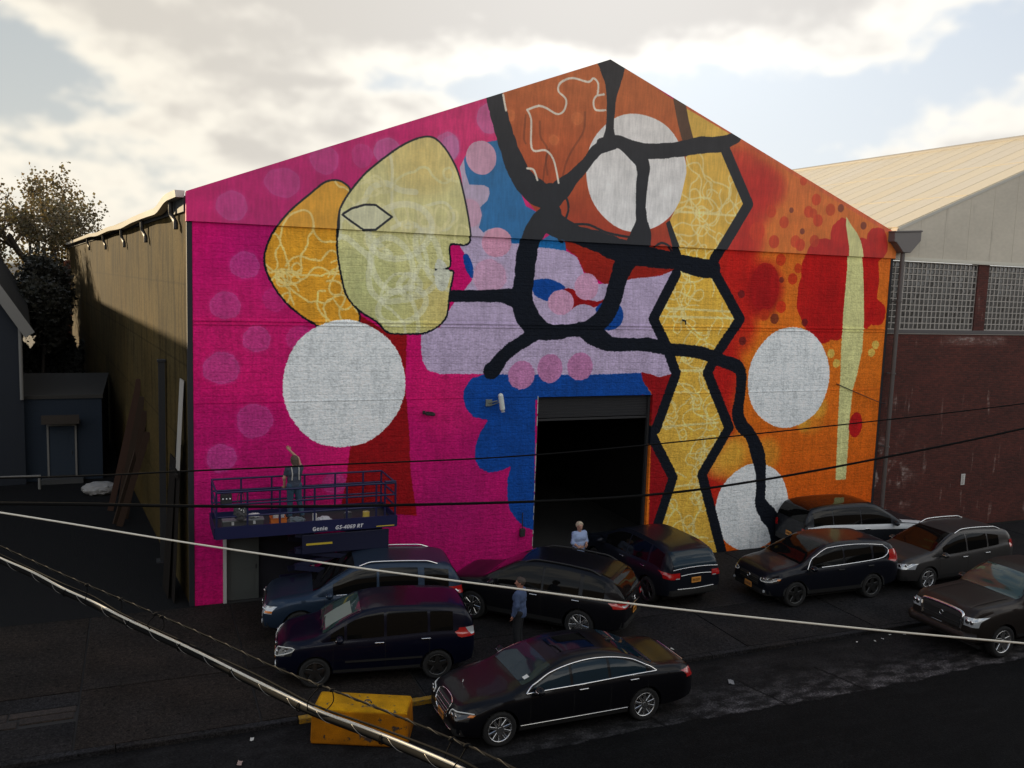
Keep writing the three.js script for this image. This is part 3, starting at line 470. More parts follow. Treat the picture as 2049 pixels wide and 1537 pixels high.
// ---------------------------------------------------------------- fittings on the mural wall
{
  const t = thing('wall_floodlight', 'white tubular lamp on a bracket on the blue paint left of the big doorway', 'wall lamp', [8.2, 5.15, .01]);
  const mW = std([.62, .66, .62], .5), mG = std([.16, .18, .17], .6);
  part('mounting_plate', rbox(.2, .2, .03, .01).translate(-.18, .02, .015), mG, t);
  part('arm', [rod([-.18, .02, .03], [0, .10, .22], .022), rod([-.14, -.06, .03], [.08, .06, .2], .016)], mG, t);
  part('lamp_housing', (() => { const g = new THREE.CapsuleGeometry(.075, .38, 6, 14); return g.rotateZ(.18).translate(.12, .06, .24); })(), mW, t);
  part('lens', new THREE.CylinderGeometry(.06, .06, .02, 14).rotateZ(.18).translate(.17, -.21, .24), std(.5, .2), t);
  const c = thing('wall_camera', 'small black camera on the magenta wall between white disc and blue paint', 'camera', [6.18, 4.92, .01]);
  part('bracket', [rbox(.08, .1, .03, .01).translate(-.1, .02, .015), rod([-.1, .02, .02], [-.02, 0, .12], .02)], mDarkTrim, c);
  part('camera_body', rbox(.28, .09, .1, .03).rotateZ(-.12).translate(.04, -.01, .15), mDarkTrim, c);
  part('hood', rbox(.2, .015, .12, .006).rotateZ(-.12).translate(.03, .045, .15), mDarkTrim, c);
  const b = thing('small_wall_hook', 'tiny black hook fixed on the middle yellow hexagon', 'hook', [14.45, 7.62, .01]);
  part('hook', [rod([0, 0, 0], [0, 0, .14], .025), rod([0, 0, .13], [.02, -.12, .13], .022), rod([-.08, .03, .05], [.03, .0, .13], .02)], mDarkTrim, b);
  const k = thing('key_box', 'small dark box low on the blue paint beside the big doorway', 'switch box', [9.2, 1.25, .01]);
  part('box', rbox(.16, .24, .1, .02).translate(0, 0, .05), mDarkTrim, k); part('conduit', rod([0, .12, .04], [0, .6, .03], .015), mDarkTrim, k);
  const s = tube([[20.75, 5.55, .03], [21.6, 5.25, .06], [22.6, 4.9, .12], [22.86, 4.85, .2]], .014, 24, 6); top('service_wire', s, mInk, 'short black wire from the pale green stroke to the downpipe', 'wire');
}
// ---------------------------------------------------------------- downpipe between the two buildings
{
  const t = thing('downpipe', 'grey downpipe with a wide hopper between the mural wall and the brick building', 'downpipe', [23.06, 0, .16]);
  const m = std([.11, .095, .09], .6, { metalness: .3 }), m2 = std([.15, .135, .13], .6, { metalness: .2 });
  const h = new THREE.Shape(); h.moveTo(-.55, 10.78); h.lineTo(.62, 10.86); h.lineTo(.62, 10.52); h.lineTo(.2, 10.1); h.lineTo(-.12, 10.1); h.lineTo(-.45, 10.42); h.lineTo(-.55, 10.45); h.closePath();
  part('hopper', new THREE.ExtrudeGeometry(h, { depth: .34, bevelEnabled: true, bevelSize: .015, bevelThickness: .015, bevelSegments: 1 }).translate(0, 0, -.15), m2, t);
  part('hopper_rim', rbox(1.24, .05, .42, .012).rotateZ(.068).translate(.04, 10.8, .02), m, t);
  part('pipe', [rod([.03, 10.1, .03], [.03, .05, .03], .075, 12)], m, t);
  for (const y of [8.4, 5.9, 3.3, .9]) part('pipe_clip', [new THREE.CylinderGeometry(.105, .105, .05, 12).translate(.03, y, .03), box(-.1, .16, y - .02, y + .02, -.15, -.02)], m, t);
}

// ---------------------------------------------------------------- the brick building on the right
{
  const b = thing('brick_hall', 'dark brick hall with glass block windows and pale sheet roof at right edge', 'building');
  const WX0 = 22.87, WX1 = 46, Z = -.1;
  const brickMap = texture(2048, 1024, (u, v) => {    // 13 m x 7.4 m of wall, then it repeats
    const X = u * 13, Y = v * 7.3, row = Math.floor(Y / .0665), bx = X / .203 + (row % 2) * .5, col = Math.floor(bx), fy = Y / .0665 - row, fx = bx - col;
    const mort = Math.min(sstep(0, .16, fy) * sstep(1, .84, fy), sstep(0, .06, fx) * sstep(1, .94, fx));
    const h = Math.sin(col * 127.1 + row * 311.7) * 43758.5, r = h - Math.floor(h);
    let k = .245 + .06 * (r - .5) + .05 * tile(u, v, 6, 4, 2) + .05 * tile(u, v, 90, 2, 6);
    let R = k * 1.32, G = k * .60, B = k * .48; const q = .17; R = lerp(q, R, .4 + .6 * mort); G = lerp(q * .9, G, .4 + .6 * mort); B = lerp(q * .85, B, .4 + .6 * mort);
    // salts washed out of the joints: a band under the sill and runs lower down near the downpipe
    const band = sstep(.93, .965, v) * sstep(1, .975, v) * sstep(.0, .35, tile(u, .37, 5, 3, 3) + .12), run = sstep(.02, .36, tile(u, v, 22, 4, 7, 9)) * sstep(.20, .03, u) * sstep(.62, .30, v) * sstep(.06, .18, v), drip = sstep(.30, .5, tile(u, v, 40, 3, 11, 4)) * .5;
    const w = clamp(1.5 * (band * .8 + run * 1.1 + drip * .9) * (.35 + .65 * sstep(-.1, .4, tile(u, v, 60, 3, 1)))); 
    return [lerp(R, .62, w), lerp(G, .57, w), lerp(B, .55, w)];
  });
  const brickBump = texture(1024, 512, (u, v) => { const row = Math.floor(v * 32), fy = v * 32 - row, bx = u * 20 + (row % 2) * .5, fx = bx - Math.floor(bx); return .15 + .6 * Math.min(sstep(0, .2, fy) * sstep(1, .8, fy), sstep(0, .07, fx) * sstep(1, .93, fx)) + .12 * tile(u, v, 60, 2, 3); }, { colour: false });
  brickBump.repeat.set(13 / 4.06, 7.3 / 2.13);
  const mBrick = new THREE.MeshStandardMaterial({ map: brickMap, bumpMap: brickBump, bumpScale: .012, roughness: .9 });
  const wallUV = (g) => { g = g.toNonIndexed(); g.computeVertexNormals(); const p = g.attributes.position, uv = new Float32Array(p.count * 2); for (let i = 0; i < p.count; i++) { uv[2 * i] = (p.getX(i) - WX0) / 13; uv[2 * i + 1] = p.getY(i) / 7.3; } g.setAttribute('uv', new THREE.BufferAttribute(uv, 2)); return g; };
  part('brick_wall', wallUV(box(WX0, WX1, 0, 7.3, Z - .4, Z)), mBrick, b);
  for (const [x0, x1] of [[27.12, 27.66], [31.9, 32.5], [36.8, 37.4], [41.7, 42.3], [45.6, 46]]) part('brick_pier', wallUV(box(x0, x1, 7.42, 9.86, Z - .3, Z)), mBrick, b);
  part('sill', box(WX0, WX1, 7.302, 7.42, Z - .36, Z + .05), std([.10, .09, .09], .8), b);
  part('sill_edge', box(WX0, WX1, 7.27, 7.298, Z + .003, Z + .03), std([.34, .31, .28], .7), b);
  // glass block windows: each block a piece in a grid of mortar
  const mMortar = std([.36, .33, .30], .85), mBlock = [.03, .05, .08].map((k) => phys([k, k * .97, k * .95], .25, { clearcoat: .6, clearcoatRoughness: .2 }));
  const blockGeo = [0, 1].map((k) => { const g = new RoundedBoxGeometry(.155, .165, .08, 1, .02); if (k) g.rotateY(.05); return g; });
  srand(91);
  for (const [x0, x1, c0, c1] of [[22.96, 27.12, 20, 20], [27.66, 31.9, 20, 7]]) {
    const w = new THREE.Group(); w.name = 'glass_block_window'; b.add(w);
    const n = c0, dx = (x1 - x0) / n, dy = 2.36 / 11, rest = [], grid = [];
    for (let r = 0; r <= 11; r++) grid.push(box(x0, x1, 7.44 + r * dy - .018, 7.44 + r * dy + .018, Z - .16, Z - .05));
    for (let c = 0; c <= n; c++) grid.push(box(x0 + c * dx - .02, x0 + c * dx + .02, 7.44, 9.8, Z - .161, Z - .052));
    part('mortar_grid', grid, mMortar, w); part('backing', box(x0, x1, 7.43, 9.82, Z - .3, Z - .2), std(.008, .9), w);
    for (let r = 0; r < 11; r++) for (let c = 0; c < n; c++) {
      const gx = x0 + (c + .5) * dx, gy = 7.44 + (r + .5) * dy, gz = Z - .115 + rr(-.006, .006);
      if (c < c1) { const m = part('glass_block', blockGeo[Math.floor(rnd() * 2)], mBlock[Math.floor(rnd() * 3)], w); m.position.set(gx, gy, gz); m.rotation.set(rr(-.03, .03), rr(-.04, .04), 0); }
      else rest.push(blockGeo[0].clone().translate(gx, gy, gz));
    }
    if (rest.length) { const q = part('glass_block_rest', rest, mBlock[1], w); q.userData.kind = 'stuff'; }
  }
  for (const [x0, x1] of [[32.5, 36.8], [37.4, 41.7], [42.3, 45.6]]) part('window_panel', box(x0, x1, 7.43, 9.85, Z - .2, Z - .1), mBlock[1], b);
  const sl = .404, peak = [34.5, 15.55];
  const gs = new THREE.Shape(); gs.moveTo(23.0, 9.86); gs.lineTo(46, 9.86); gs.lineTo(46, 10.9); gs.lineTo(peak[0], peak[1]); gs.lineTo(23.0, peak[1] - (peak[0] - 23) * sl); gs.closePath();
  const sheet = texture(1024, 512, (u, v) => { const k = .74 + .05 * tile(u, v, 4, 4, 3) + .03 * tile(u, v, 60, 2, 2) - .06 * sstep(.25, .5, tile(u, v, 24, 3, 5, 3)); return [k * 1.0, k * .955, k * .875]; }, { repeat: [.09, .18] });
  const mSheet = new THREE.MeshStandardMaterial({ map: sheet, roughness: .75 });
  part('gable_panel', new THREE.ExtrudeGeometry(gs, { depth: .3, bevelEnabled: false }).translate(0, 0, Z - .26), mSheet, b);
  part('flashing', [box(23.0, 46, 9.84, 9.96, Z + .042, Z + .075), box(23, 46, 9.83, 9.858, Z + .0, Z + .075)], std([.55, .52, .44], .7), b);
  for (let x = 24.1; x < 46; x += 1.15) { const y1 = x < peak[0] ? peak[1] - (peak[0] - x) * sl : peak[1] - (x - peak[0]) * sl; part('sheet_rib', box(x - .008, x + .008, 9.97, y1 - .06, Z + .041, Z + .046), mSheet, b); }
  // roof: one sheet after another, each with its own seam
  const mPan = [[.60, .525, .385], [.592, .517, .378], [.607, .533, .392], [.596, .521, .381]].map((c, i) => std(c, .34 + .05 * i, { metalness: .25, bumpMap: gritRepeat(1), bumpScale: .004 }));
  const run = Math.hypot(peak[0] - 23.05, (peak[0] - 23.05) * sl), ang = Math.atan(sl), pan = new THREE.BoxGeometry(run, .05, .952), seam = new THREE.BoxGeometry(run, .006, .014);
  srand(17);
  for (let i = 0; i < 60; i++) {
    const z = -.1 - .49 - i * .95 - .0, cx = (23.05 + peak[0]) / 2, cyy = peak[1] - (peak[0] - cx) * sl + .03;
    const p = part('roof_sheet', pan, mPan[Math.floor(rnd() * 4)], b); p.position.set(cx, cyy + (i % 2 ? .0015 : -.0015), z); p.rotation.z = ang;
    if (i) { const q = part('seam', seam, mPan[0], p); q.position.set(0, .027, .44); }
  }
  for (const t of [.28, .62]) for (let i = 0; i < 12; i++) { const q = part('lap_strip', new THREE.BoxGeometry(.05, .012, 4.74), mPan[3], b); const x = lerp(23.05, peak[0], t); q.position.set(x, peak[1] - (peak[0] - x) * sl + .062, -2.5 - i * 4.75); q.rotation.z = ang; }
  part('ridge_cap', new THREE.CylinderGeometry(.16, .16, 57, 8).rotateX(Math.PI / 2).translate(peak[0], peak[1] + .02, -28.6), std([.3, .28, .25], .6), b);
  const far = new THREE.BoxGeometry(run, .08, 57); far.rotateZ(-ang).translate(peak[0] + (peak[0] - 23.05) / 2, peak[1] - (peak[0] - 23.05) / 2 * sl, -28.6); part('far_roof_slope', far, mPan[1], b);
  part('verge_trim', [bar([23.05, peak[1] - 11.45 * sl - .02, Z + .05], [peak[0], peak[1] - .02, Z + .05], .04, .1)], std([.45, .43, .38], .6), b);
  part('side_wall', box(22.9, 23.2, 0, 10.5, -57, Z - .41), std([.1, .07, .06], .9), b);
  const s = thing('notice_sign', 'small white notice with dark lines high on the dark brick wall', 'sign', [27.3, 1.82, Z + .012]);
  part('plate', rbox(.2, .42, .012, .004), std([.62, .60, .57], .6), s);
  const ink = []; srand(3); for (let i = 0; i < 8; i++) ink.push(box(-.075, -.075 + rr(.09, .15), .16 - i * .045 - .006, .16 - i * .045 + .006, .0065, .008)); part('print', ink, std([.06, .05, .05], .8), s);
}

// ---------------------------------------------------------------- vehicles
const csg = new Evaluator(); csg.useGroups = false; csg.attributes = ['position', 'normal'];
const M = {
  tyre: std(.012, .85), rimDark: std(.10, .35, { metalness: .9 }), rim: std(.72, .25, { metalness: .95 }), chrome: std(.85, .12, { metalness: 1 }), plastic: std(.014, .6),
  glass: phys(.004, .05, { specularIntensity: .4 }), glassBlue: phys([.008, .022, .034], .05, { specularIntensity: .6 }), glassGreen: phys([.03, .06, .05], .06, { clearcoat: 1, clearcoatRoughness: .03 }),
  lamp: phys([.55, .58, .6], .12, { clearcoat: 1, clearcoatRoughness: .03, metalness: .3 }), lampDark: phys(.03, .1, { clearcoat: 1 }), red: phys([.42, .01, .01], .15, { clearcoat: 1 }), amber: phys([.7, .2, .02], .2, { clearcoat: 1 }),
  plateY: std([.62, .26, .05], .5), plateW: std([.55, .57, .6], .5), plateInk: std([.02, .02, .06], .6), seam: std(.003, .9), paper: std([.7, .7, .66], .8),
};
const paint = (c, rough = .35, metal = .2) => phys(c, rough, { metalness: metal, specularIntensity: .28, clearcoat: .22, clearcoatRoughness: .05 });
// smooth interpolation through knots [[x, y], ...]
function knots(K) {
  const n = K.length, d = []; for (let i = 0; i < n; i++) { const a = K[Math.max(0, i - 1)], b = K[Math.min(n - 1, i + 1)]; let s = (b[1] - a[1]) / (b[0] - a[0] || 1); if (i > 0 && i < n - 1) { const s0 = (K[i][1] - a[1]) / (K[i][0] - a[0]), s1 = (b[1] - K[i][1]) / (b[0] - K[i][0]); s = s0 * s1 <= 0 ? 0 : Math.sign(s) * Math.min(Math.abs(s), 2.2 * Math.min(Math.abs(s0), Math.abs(s1))); } d.push(s); }
  return (x) => { if (x <= K[0][0]) return K[0][1]; if (x >= K[n - 1][0]) return K[n - 1][1]; let i = 0; while (x > K[i + 1][0]) i++; const h = K[i + 1][0] - K[i][0], t = (x - K[i][0]) / h, t2 = t * t, t3 = t2 * t; return K[i][1] * (2 * t3 - 3 * t2 + 1) + h * d[i] * (t3 - 2 * t2 + t) + K[i + 1][1] * (3 * t2 - 2 * t3) + h * d[i + 1] * (t3 - t2); };
}
// a car body as a loft; local axes: +x forward, +z its right side. o: L, W, top, belt, bot, lean (how far the side windows lean in per metre)
function loft(o) {
  const top = knots(o.top), belt = knots(o.belt), bot = knots(o.bot), h = o.L / 2, w = o.W / 2;
  const nose = o.nose ?? .45, tail = o.tail ?? .3, nx = o.noseSquare ?? .16, tx = o.tailSquare ?? .10;
  const plan = (x) => { let k = 1; const a = h - x, b = x + h; if (a < nose) k -= nx * ((nose - a) / nose) ** 2.2; if (b < tail) k -= tx * ((tail - b) / tail) ** 2.2; return w * k * (1 - .018 * (x / h) ** 2); };
  const endRound = (x) => { const a = Math.min(h - x, x + h); return a < .07 ? Math.sqrt(Math.max(0, 1 - ((.07 - a) / .07) ** 2)) : 1; };
  const section = (x) => {
    const W0 = plan(x), e = endRound(x), t0 = top(x), b0 = Math.min(belt(x), t0 - .02), u0 = bot(x), mid = (b0 + u0) / 2, sh = .07 * (1 - e);
    const W1 = W0 - sh * 1.2, t = t0 - sh * .9, b = b0 - sh * .5, u = u0 + sh * 1.1, g = t - b, hB = b - u, lean = o.lean ?? .36;
    const wb = W1 * .955, wr = Math.max(.1, wb - g * lean), k = sstep(.02, .25, g);
    return [[0, u], [.55 * W1, u], [.86 * W1, u + .01], [.955 * W1, u + .06], [.985 * W1, u + .28 * hB], [W1, u + .52 * hB], [W1 * .998, u + .72 * hB], [W1 * .985, u + .90 * hB], [W1 * .962, b - .01], [lerp(W1 * .93, wb - .02, k), b + .006 + .05 * g],
      [lerp(W1 * .88, lerp(wb, wr, .33), k), b + lerp(.45, .36, k) * g], [lerp(W1 * .80, lerp(wb, wr, .72), k), b + lerp(.68, .70, k) * g], [lerp(W1 * .70, wr - .012, k), b + lerp(.82, .90, k) * g], [lerp(W1 * .55, wr - .07, k), b + lerp(.92, .975, k) * g], [lerp(W1 * .3, wr * .6, k), t - .007], [0, t]];
  };
  const xs = []; for (const e of [0, .008, .02, .04, .07]) xs.push(-h + e); const N = 84; for (let i = 1; i < N; i++) xs.push(lerp(-h + .07, h - .07, i / N)); for (const e of [.07, .04, .02, .008, 0]) xs.push(h - e);
  const S = xs.map(section), n = S[0].length, P = [], idx = [], ring = 2 * n - 2;
  S.forEach((s, i) => { for (let k = 0; k < n; k++) P.push(xs[i], s[k][1], s[k][0]); for (let k = n - 2; k > 0; k--) P.push(xs[i], s[k][1], -s[k][0]); });
  for (let i = 0; i < xs.length - 1; i++) for (let k = 0; k < ring; k++) { const a = i * ring + k, b = i * ring + (k + 1) % ring, c = a + ring, d = b + ring; idx.push(a, b, c, b, d, c); }
  const cap = (i, f) => { const c = P.length / 3, s = S[i]; P.push(xs[i], (s[0][1] + s[n - 1][1]) / 2, 0); for (let k = 0; k < ring; k++) { const a = i * ring + k, b = i * ring + (k + 1) % ring; f ? idx.push(c, a, b) : idx.push(c, b, a); } };
  cap(0, false); cap(xs.length - 1, true);
  const g = new THREE.BufferGeometry(); g.setAttribute('position', new THREE.Float32BufferAttribute(P, 3)); g.setIndex(idx); g.computeVertexNormals();
  // surface queries
  const hw = (x, y) => { const s = section(clamp(x, -h, h)); for (let k = 3; k < n - 1; k++) if (y >= s[k][1] && y <= s[k + 1][1]) return lerp(s[k][0], s[k + 1][0], (y - s[k][1]) / (s[k + 1][1] - s[k][1] || 1)); return y < s[3][1] ? s[3][0] : 0; };
  const topAt = (x, z) => { const s = section(clamp(x, -h, h)); z = Math.abs(z); for (let k = n - 1; k > 8; k--) if (z >= s[k][0] && z <= s[k - 1][0]) return lerp(s[k][1], s[k - 1][1], (z - s[k][0]) / (s[k - 1][0] - s[k][0] || 1)); return s[8][1]; };
  const inside = (x, y, z) => { const s = section(x); return y > s[0][1] && y < s[n - 1][1] && Math.abs(z) < hw(x, y); };
  const endX = (y, z, dir) => { const zm = hw(dir * (h - .55), y) - .004; z = clamp(z, -zm, zm); let a = dir * (h - .6), x = h * dir; for (let i = 0; i <= 28; i++) { const q = dir * (h - i * .022); if (inside(q, y, z)) { a = q; break; } x = q; } for (let i = 0; i < 14; i++) { const m = (a + x) / 2; inside(m, y, z) ? a = m : x = m; } return a; };
  return { g, hw, topAt, endX, h, w, top, belt, bot, section };
}
function grid(nu, nv, f) { const P = [], I = []; for (let i = 0; i <= nu; i++) for (let j = 0; j <= nv; j++) P.push(...f(i / nu, j / nv)); for (let i = 0; i < nu; i++) for (let j = 0; j < nv; j++) { const a = i * (nv + 1) + j, b = a + nv + 1; I.push(a, b, a + 1, b, b + 1, a + 1); } const g = new THREE.BufferGeometry(); g.setAttribute('position', new THREE.Float32BufferAttribute(P, 3)); g.setIndex(I); g.computeVertexNormals(); return g; }
const val = (f, x) => typeof f === 'number' ? f : f(x);
const sideStrip = (B, s, x0, x1, lo, hi, off = .005, nu = 24, nv = 5) => grid(nu, nv, (u, v) => { const x = lerp(x0, x1, u), y = lerp(val(lo, x), val(hi, x), v); return [x, y, s * (B.hw(x, y) + off)]; });
const endStrip = (B, d, z0, z1, lo, hi, off = .006, nu = 16, nv = 5) => grid(nu, nv, (u, v) => { const z = lerp(z0, z1, u), y = lerp(val(lo, z), val(hi, z), v); const zm = B.hw(d * (B.h - .55), y) + .004, zc = clamp(z, -zm, zm); return [B.endX(y, zc, d) + d * off, y, zc + Math.sign(zc) * off * .6]; });
const topStrip = (B, x0, x1, zf, off = .005, nu = 14, nv = 12, z0f = null) => grid(nu, nv, (u, v) => { const x = lerp(x0, x1, u), q = val(zf, x), z = lerp(z0f ? val(z0f, x) : -q, q, v); return [x, B.topAt(x, z) + off, z]; });
const sideTube = (B, s, pts, r, off = .008, seg = 40, closed = false) => tube(pts.map(([x, y]) => [x, y, s * (B.hw(x, y) + off)]), r, seg, 5, closed);
const endTube = (B, d, pts, r, off = .008, seg = 20) => tube(pts.map(([z, y]) => [B.endX(y, z, d) + d * off, y, z]), r, seg, 5);
const wheelGeo = {};
function makeWheel(r, tw, style) {
  const key = r + '_' + tw + style; if (wheelGeo[key]) return wheelGeo[key];
  const p = [[r * .70, -tw * .42], [r * .86, -tw * .5], [r * .96, -tw * .44], [r, -tw * .30], [r, tw * .30], [r * .96, tw * .44], [r * .86, tw * .5], [r * .70, tw * .42]].map(([a, b]) => new THREE.Vector2(a, b));
  const tyre = new THREE.LatheGeometry(p, 40).rotateX(Math.PI / 2);
  const R = r * .72, rim = [new THREE.LatheGeometry([[R * .86, .02], [R * .90, tw * .40], [R * .98, tw * .47], [R * 1.0, tw * .40], [R * .99, -tw * .3]].map(([a, b]) => new THREE.Vector2(a, b)), 40).rotateX(Math.PI / 2)];
  const spokes = { ten: 10, five: 5, split: 7, six: 6 }[style];
  for (let i = 0; i < spokes; i++) for (const q of style === 'five' || style === 'ten' ? [0] : [-.10, .10]) {
    const w0 = style === 'five' ? R * .30 : R * .13, s = new THREE.Shape(); s.moveTo(-w0 * .75, R * .1); s.lineTo(w0 * .75, R * .1); s.lineTo(w0 * .5, R * .92); s.lineTo(-w0 * .5, R * .92); s.closePath();
    rim.push(new THREE.ExtrudeGeometry(s, { depth: tw * .12, bevelEnabled: true, bevelSize: .006, bevelThickness: .008, bevelSegments: 1 }).translate(0, 0, tw * .26).rotateZ(i / spokes * 2 * Math.PI + q));
  }
  rim.push(new THREE.CylinderGeometry(R * .2, R * .24, tw * .2, 18).rotateX(Math.PI / 2).translate(0, 0, tw * .34));
  const disc = new THREE.CylinderGeometry(R * .9, R * .9, .02, 28).rotateX(Math.PI / 2).translate(0, 0, tw * .05);
  return wheelGeo[key] = { tyre, rim: merge(rim), disc };
}
// o adds: wb, front (overhang), wheelR, style, paintMat, windows, ...
function vehicle(name, label, category, pos, heading, o, group) {
  const t = thing(name, label, category, pos, heading, group), B = loft(o), xf = B.h - o.front, xr = xf - o.wb, R = o.wheelR, tw = o.tyreW ?? .235;
  const body = new Brush(B.g.clone()); let res = body; body.updateMatrixWorld();
  const wells = []; for (const x of [xf, xr]) for (const s of [-1, 1]) { const c = new THREE.CylinderGeometry(R * 1.13, R * 1.13, .34, 36).rotateX(Math.PI / 2).translate(x, R * 1.02, s * (B.w - .10)); c.deleteAttribute('uv'); wells.push(new Brush(c)); }
  for (const b of wells) { b.updateMatrixWorld(); res = csg.evaluate(res, b, SUBTRACTION); }
  let bg = res.geometry; bg.deleteAttribute('normal'); bg = toCreasedNormals(mergeVertices(bg.index ? bg : bg, 1e-4), .62);
  const shell = part('body', bg, o.paint, t);
  const wg = makeWheel(R, tw, o.style);
  for (const x of [xf, xr]) for (const s of [-1, 1]) {
    const w = new THREE.Group(); w.name = 'wheel'; w.position.set(x, R, s * (B.w - tw / 2 - .012)); if (s < 0) w.rotation.y = Math.PI; if (x === xf && o.steer) w.rotation.y += o.steer; t.add(w);
    part('tyre', wg.tyre, M.tyre, w); part('rim', wg.rim, o.rim ?? M.rim, w); part('brake_disc', wg.disc, M.rimDark, w);
    part('wheel_arch_liner', new THREE.CylinderGeometry(R * 1.12, R * 1.12, .02, 30, 1).rotateX(Math.PI / 2).translate(0, .01, -.2), M.plastic, w);
  }
  for (const s of [-1, 1]) {
    // side windows: o.glass = [[x0, x1], ...] panes between belt and a roof line drop
    for (const [x0, x1, name2] of o.panes) {
      const lo = (x) => B.belt(x) + .035, hi = (x) => Math.max(lo(x) + .015, Math.min(B.top(x) - .115, o.winTop ? o.winTop(x) : 9));
      part(name2 ?? 'side_window', sideStrip(B, s, x0, x1, lo, hi), o.glassMat ?? M.glass, t);
    }
    if (o.trim) part('window_trim', o.trim(B).map((p) => sideTube(B, s, p, o.trimR ?? .014, .010, 60)), M.chrome, t);
    for (const [x, y] of o.handles) part('door_handle', rbox(.2, .034, .035, .012, 2).translate(x, y, s * (B.hw(x, y) + .022)), o.handleMat ?? M.chrome, t);
    for (const x of o.seams) part('door_gap', sideStrip(B, s, x - .005, x + .005, o.sill + .08, B.belt(x) + .02, .002, 1, 10), M.seam, t);
    part('sill_trim', sideStrip(B, s, xr + R * 1.16, xf - R * 1.16, B.bot(0) + .07, o.sill + .05, .006), o.cladMat ?? M.plastic, t);
    if (o.sillChrome) part('sill_strip', sideTube(B, s, [[xr + R * 1.2, o.sill + .06], [0, o.sill + .06], [xf - R * 1.2, o.sill + .06]], .012, .01), M.chrome, t);
    const [mx, my] = o.mirror; const mir = part('wing_mirror', (() => { const g = new THREE.SphereGeometry(1, 16, 12); g.scale(.085, .085, .13); return g.translate(mx, my + .08, s * (B.hw(mx, my) + .13)); })(), o.paint, t);
    part('mirror_stalk', rbox(.1, .035, .12, .01).translate(mx + .02, my + .02, s * (B.hw(mx, my) + .03)), M.plastic, mir);
    part('mirror_strip', rbox(.02, .03, .13, .008).translate(mx + .076, my + .085, s * (B.hw(mx, my) + .15)), M.chrome, mir);
    if (o.rails) part('roof_rail', (() => { const [a, b] = o.rails, p = []; for (let i = 0; i <= 8; i++) { const x = lerp(a, b, i / 8), z = s * (B.section(x)[12][0] - .03), e = Math.min(i, 8 - i); p.push([x, B.topAt(x, z) + (e === 0 ? .0 : .055), z]); } return tube(p, .021, 50, 7); })(), o.railMat ?? M.chrome, t);
    // lamps
    if (o.head) { const [z0, z1, lo, hi] = o.head; const hl = part('headlight', endStrip(B, 1, s * z0, s * z1, lo, hi, .008, 18, 6), o.headMat ?? M.lamp, t); if (o.headEye) for (const [ez, ey, er] of o.headEye) part('lens', new THREE.SphereGeometry(er, 14, 10).scale(.35, 1, 1).translate(B.endX(ey, ez, 1) + .012, ey, s * ez), M.chrome, hl); if (o.headAmber) { const [a, b, c, d] = o.headAmber; part('indicator', endStrip(B, 1, s * a, s * b, c, d, .011, 6, 3), M.amber, hl); } if (o.headLine) part('light_strip', endTube(B, 1, o.headLine.map(([z, y]) => [s * z, y]), .013, .014), M.paper, hl); }
    if (o.tailLamp) { const [z0, z1, lo, hi] = o.tailLamp; const tl = part('tail_light', endStrip(B, -1, s * z0, s * z1, lo, hi, .01, 16, 5), M.red, t); if (o.tailWhite) { const [a, b, c, d] = o.tailWhite; part('reversing_lens', endStrip(B, -1, s * a, s * b, c, d, .014, 6, 3), M.lamp, tl); } }
    if (o.fog) part('fog_lamp', [new THREE.TorusGeometry(o.fog[2], .014, 6, 20).rotateY(Math.PI / 2).translate(B.endX(o.fog[1], o.fog[0], 1) + .012, o.fog[1], s * o.fog[0]), new THREE.SphereGeometry(o.fog[2] * .8, 12, 8).scale(.2, 1, 1).translate(B.endX(o.fog[1], o.fog[0], 1) + .008, o.fog[1], s * o.fog[0])], M.lamp, t);
  }
  const wsH = (x) => Math.max(.1, B.section(x)[12][0] - .035);
  part('windscreen', topStrip(B, o.screen[0], o.screen[1], wsH, .006), o.screenMat ?? o.glassMat ?? M.glass, t);
  if (o.rearTop) part('rear_window', topStrip(B, o.rearTop[0], o.rearTop[1], (x) => wsH(x) - .04, .006), o.glassMat ?? M.glass, t);
  if (o.rearEnd) { const [z1, lo, hi] = o.rearEnd; part('rear_window', endStrip(B, -1, -z1, z1, lo, hi, .008, 20, 8), o.rearMat ?? o.glassMat ?? M.glass, t); }
  if (o.sunroof) part('sunroof', topStrip(B, o.sunroof[0], o.sunroof[1], .36, .004), M.glass, t);
  part('front_cladding', endStrip(B, 1, -o.W * .43, o.W * .43, B.bot(B.h) + .03, B.bot(B.h) + .17, .006, 20, 3), M.plastic, t);
  part('rear_cladding', endStrip(B, -1, -o.W * .43, o.W * .43, B.bot(-B.h) + .03, B.bot(-B.h) + .2, .006, 20, 3), M.plastic, t);
  if (o.grille) { const [zg, lo, hi, bars, rim2] = o.grille; const gr = part('grille', endStrip(B, 1, -zg, zg, lo, hi, .006, 16, 6), M.plastic, t); for (let i = 0; i < bars; i++) { const y = lerp(lo, hi, (i + .6) / (bars + .2)); part('grille_bar', endTube(B, 1, [[-zg * .96, y], [0, y], [zg * .96, y]], .008, .014), o.barMat ?? M.rimDark, gr); } if (rim2) part('grille_surround', endTube(B, 1, rim2.map(([z, y]) => [z, y]), o.rimR ?? .016, .014, 40), M.chrome, gr); }
  if (o.badge) part('badge', new THREE.TorusGeometry(.055, .010, 6, 18).rotateY(Math.PI / 2).translate(B.endX(o.badge, 0, 1) + .02, o.badge, 0), M.chrome, t);
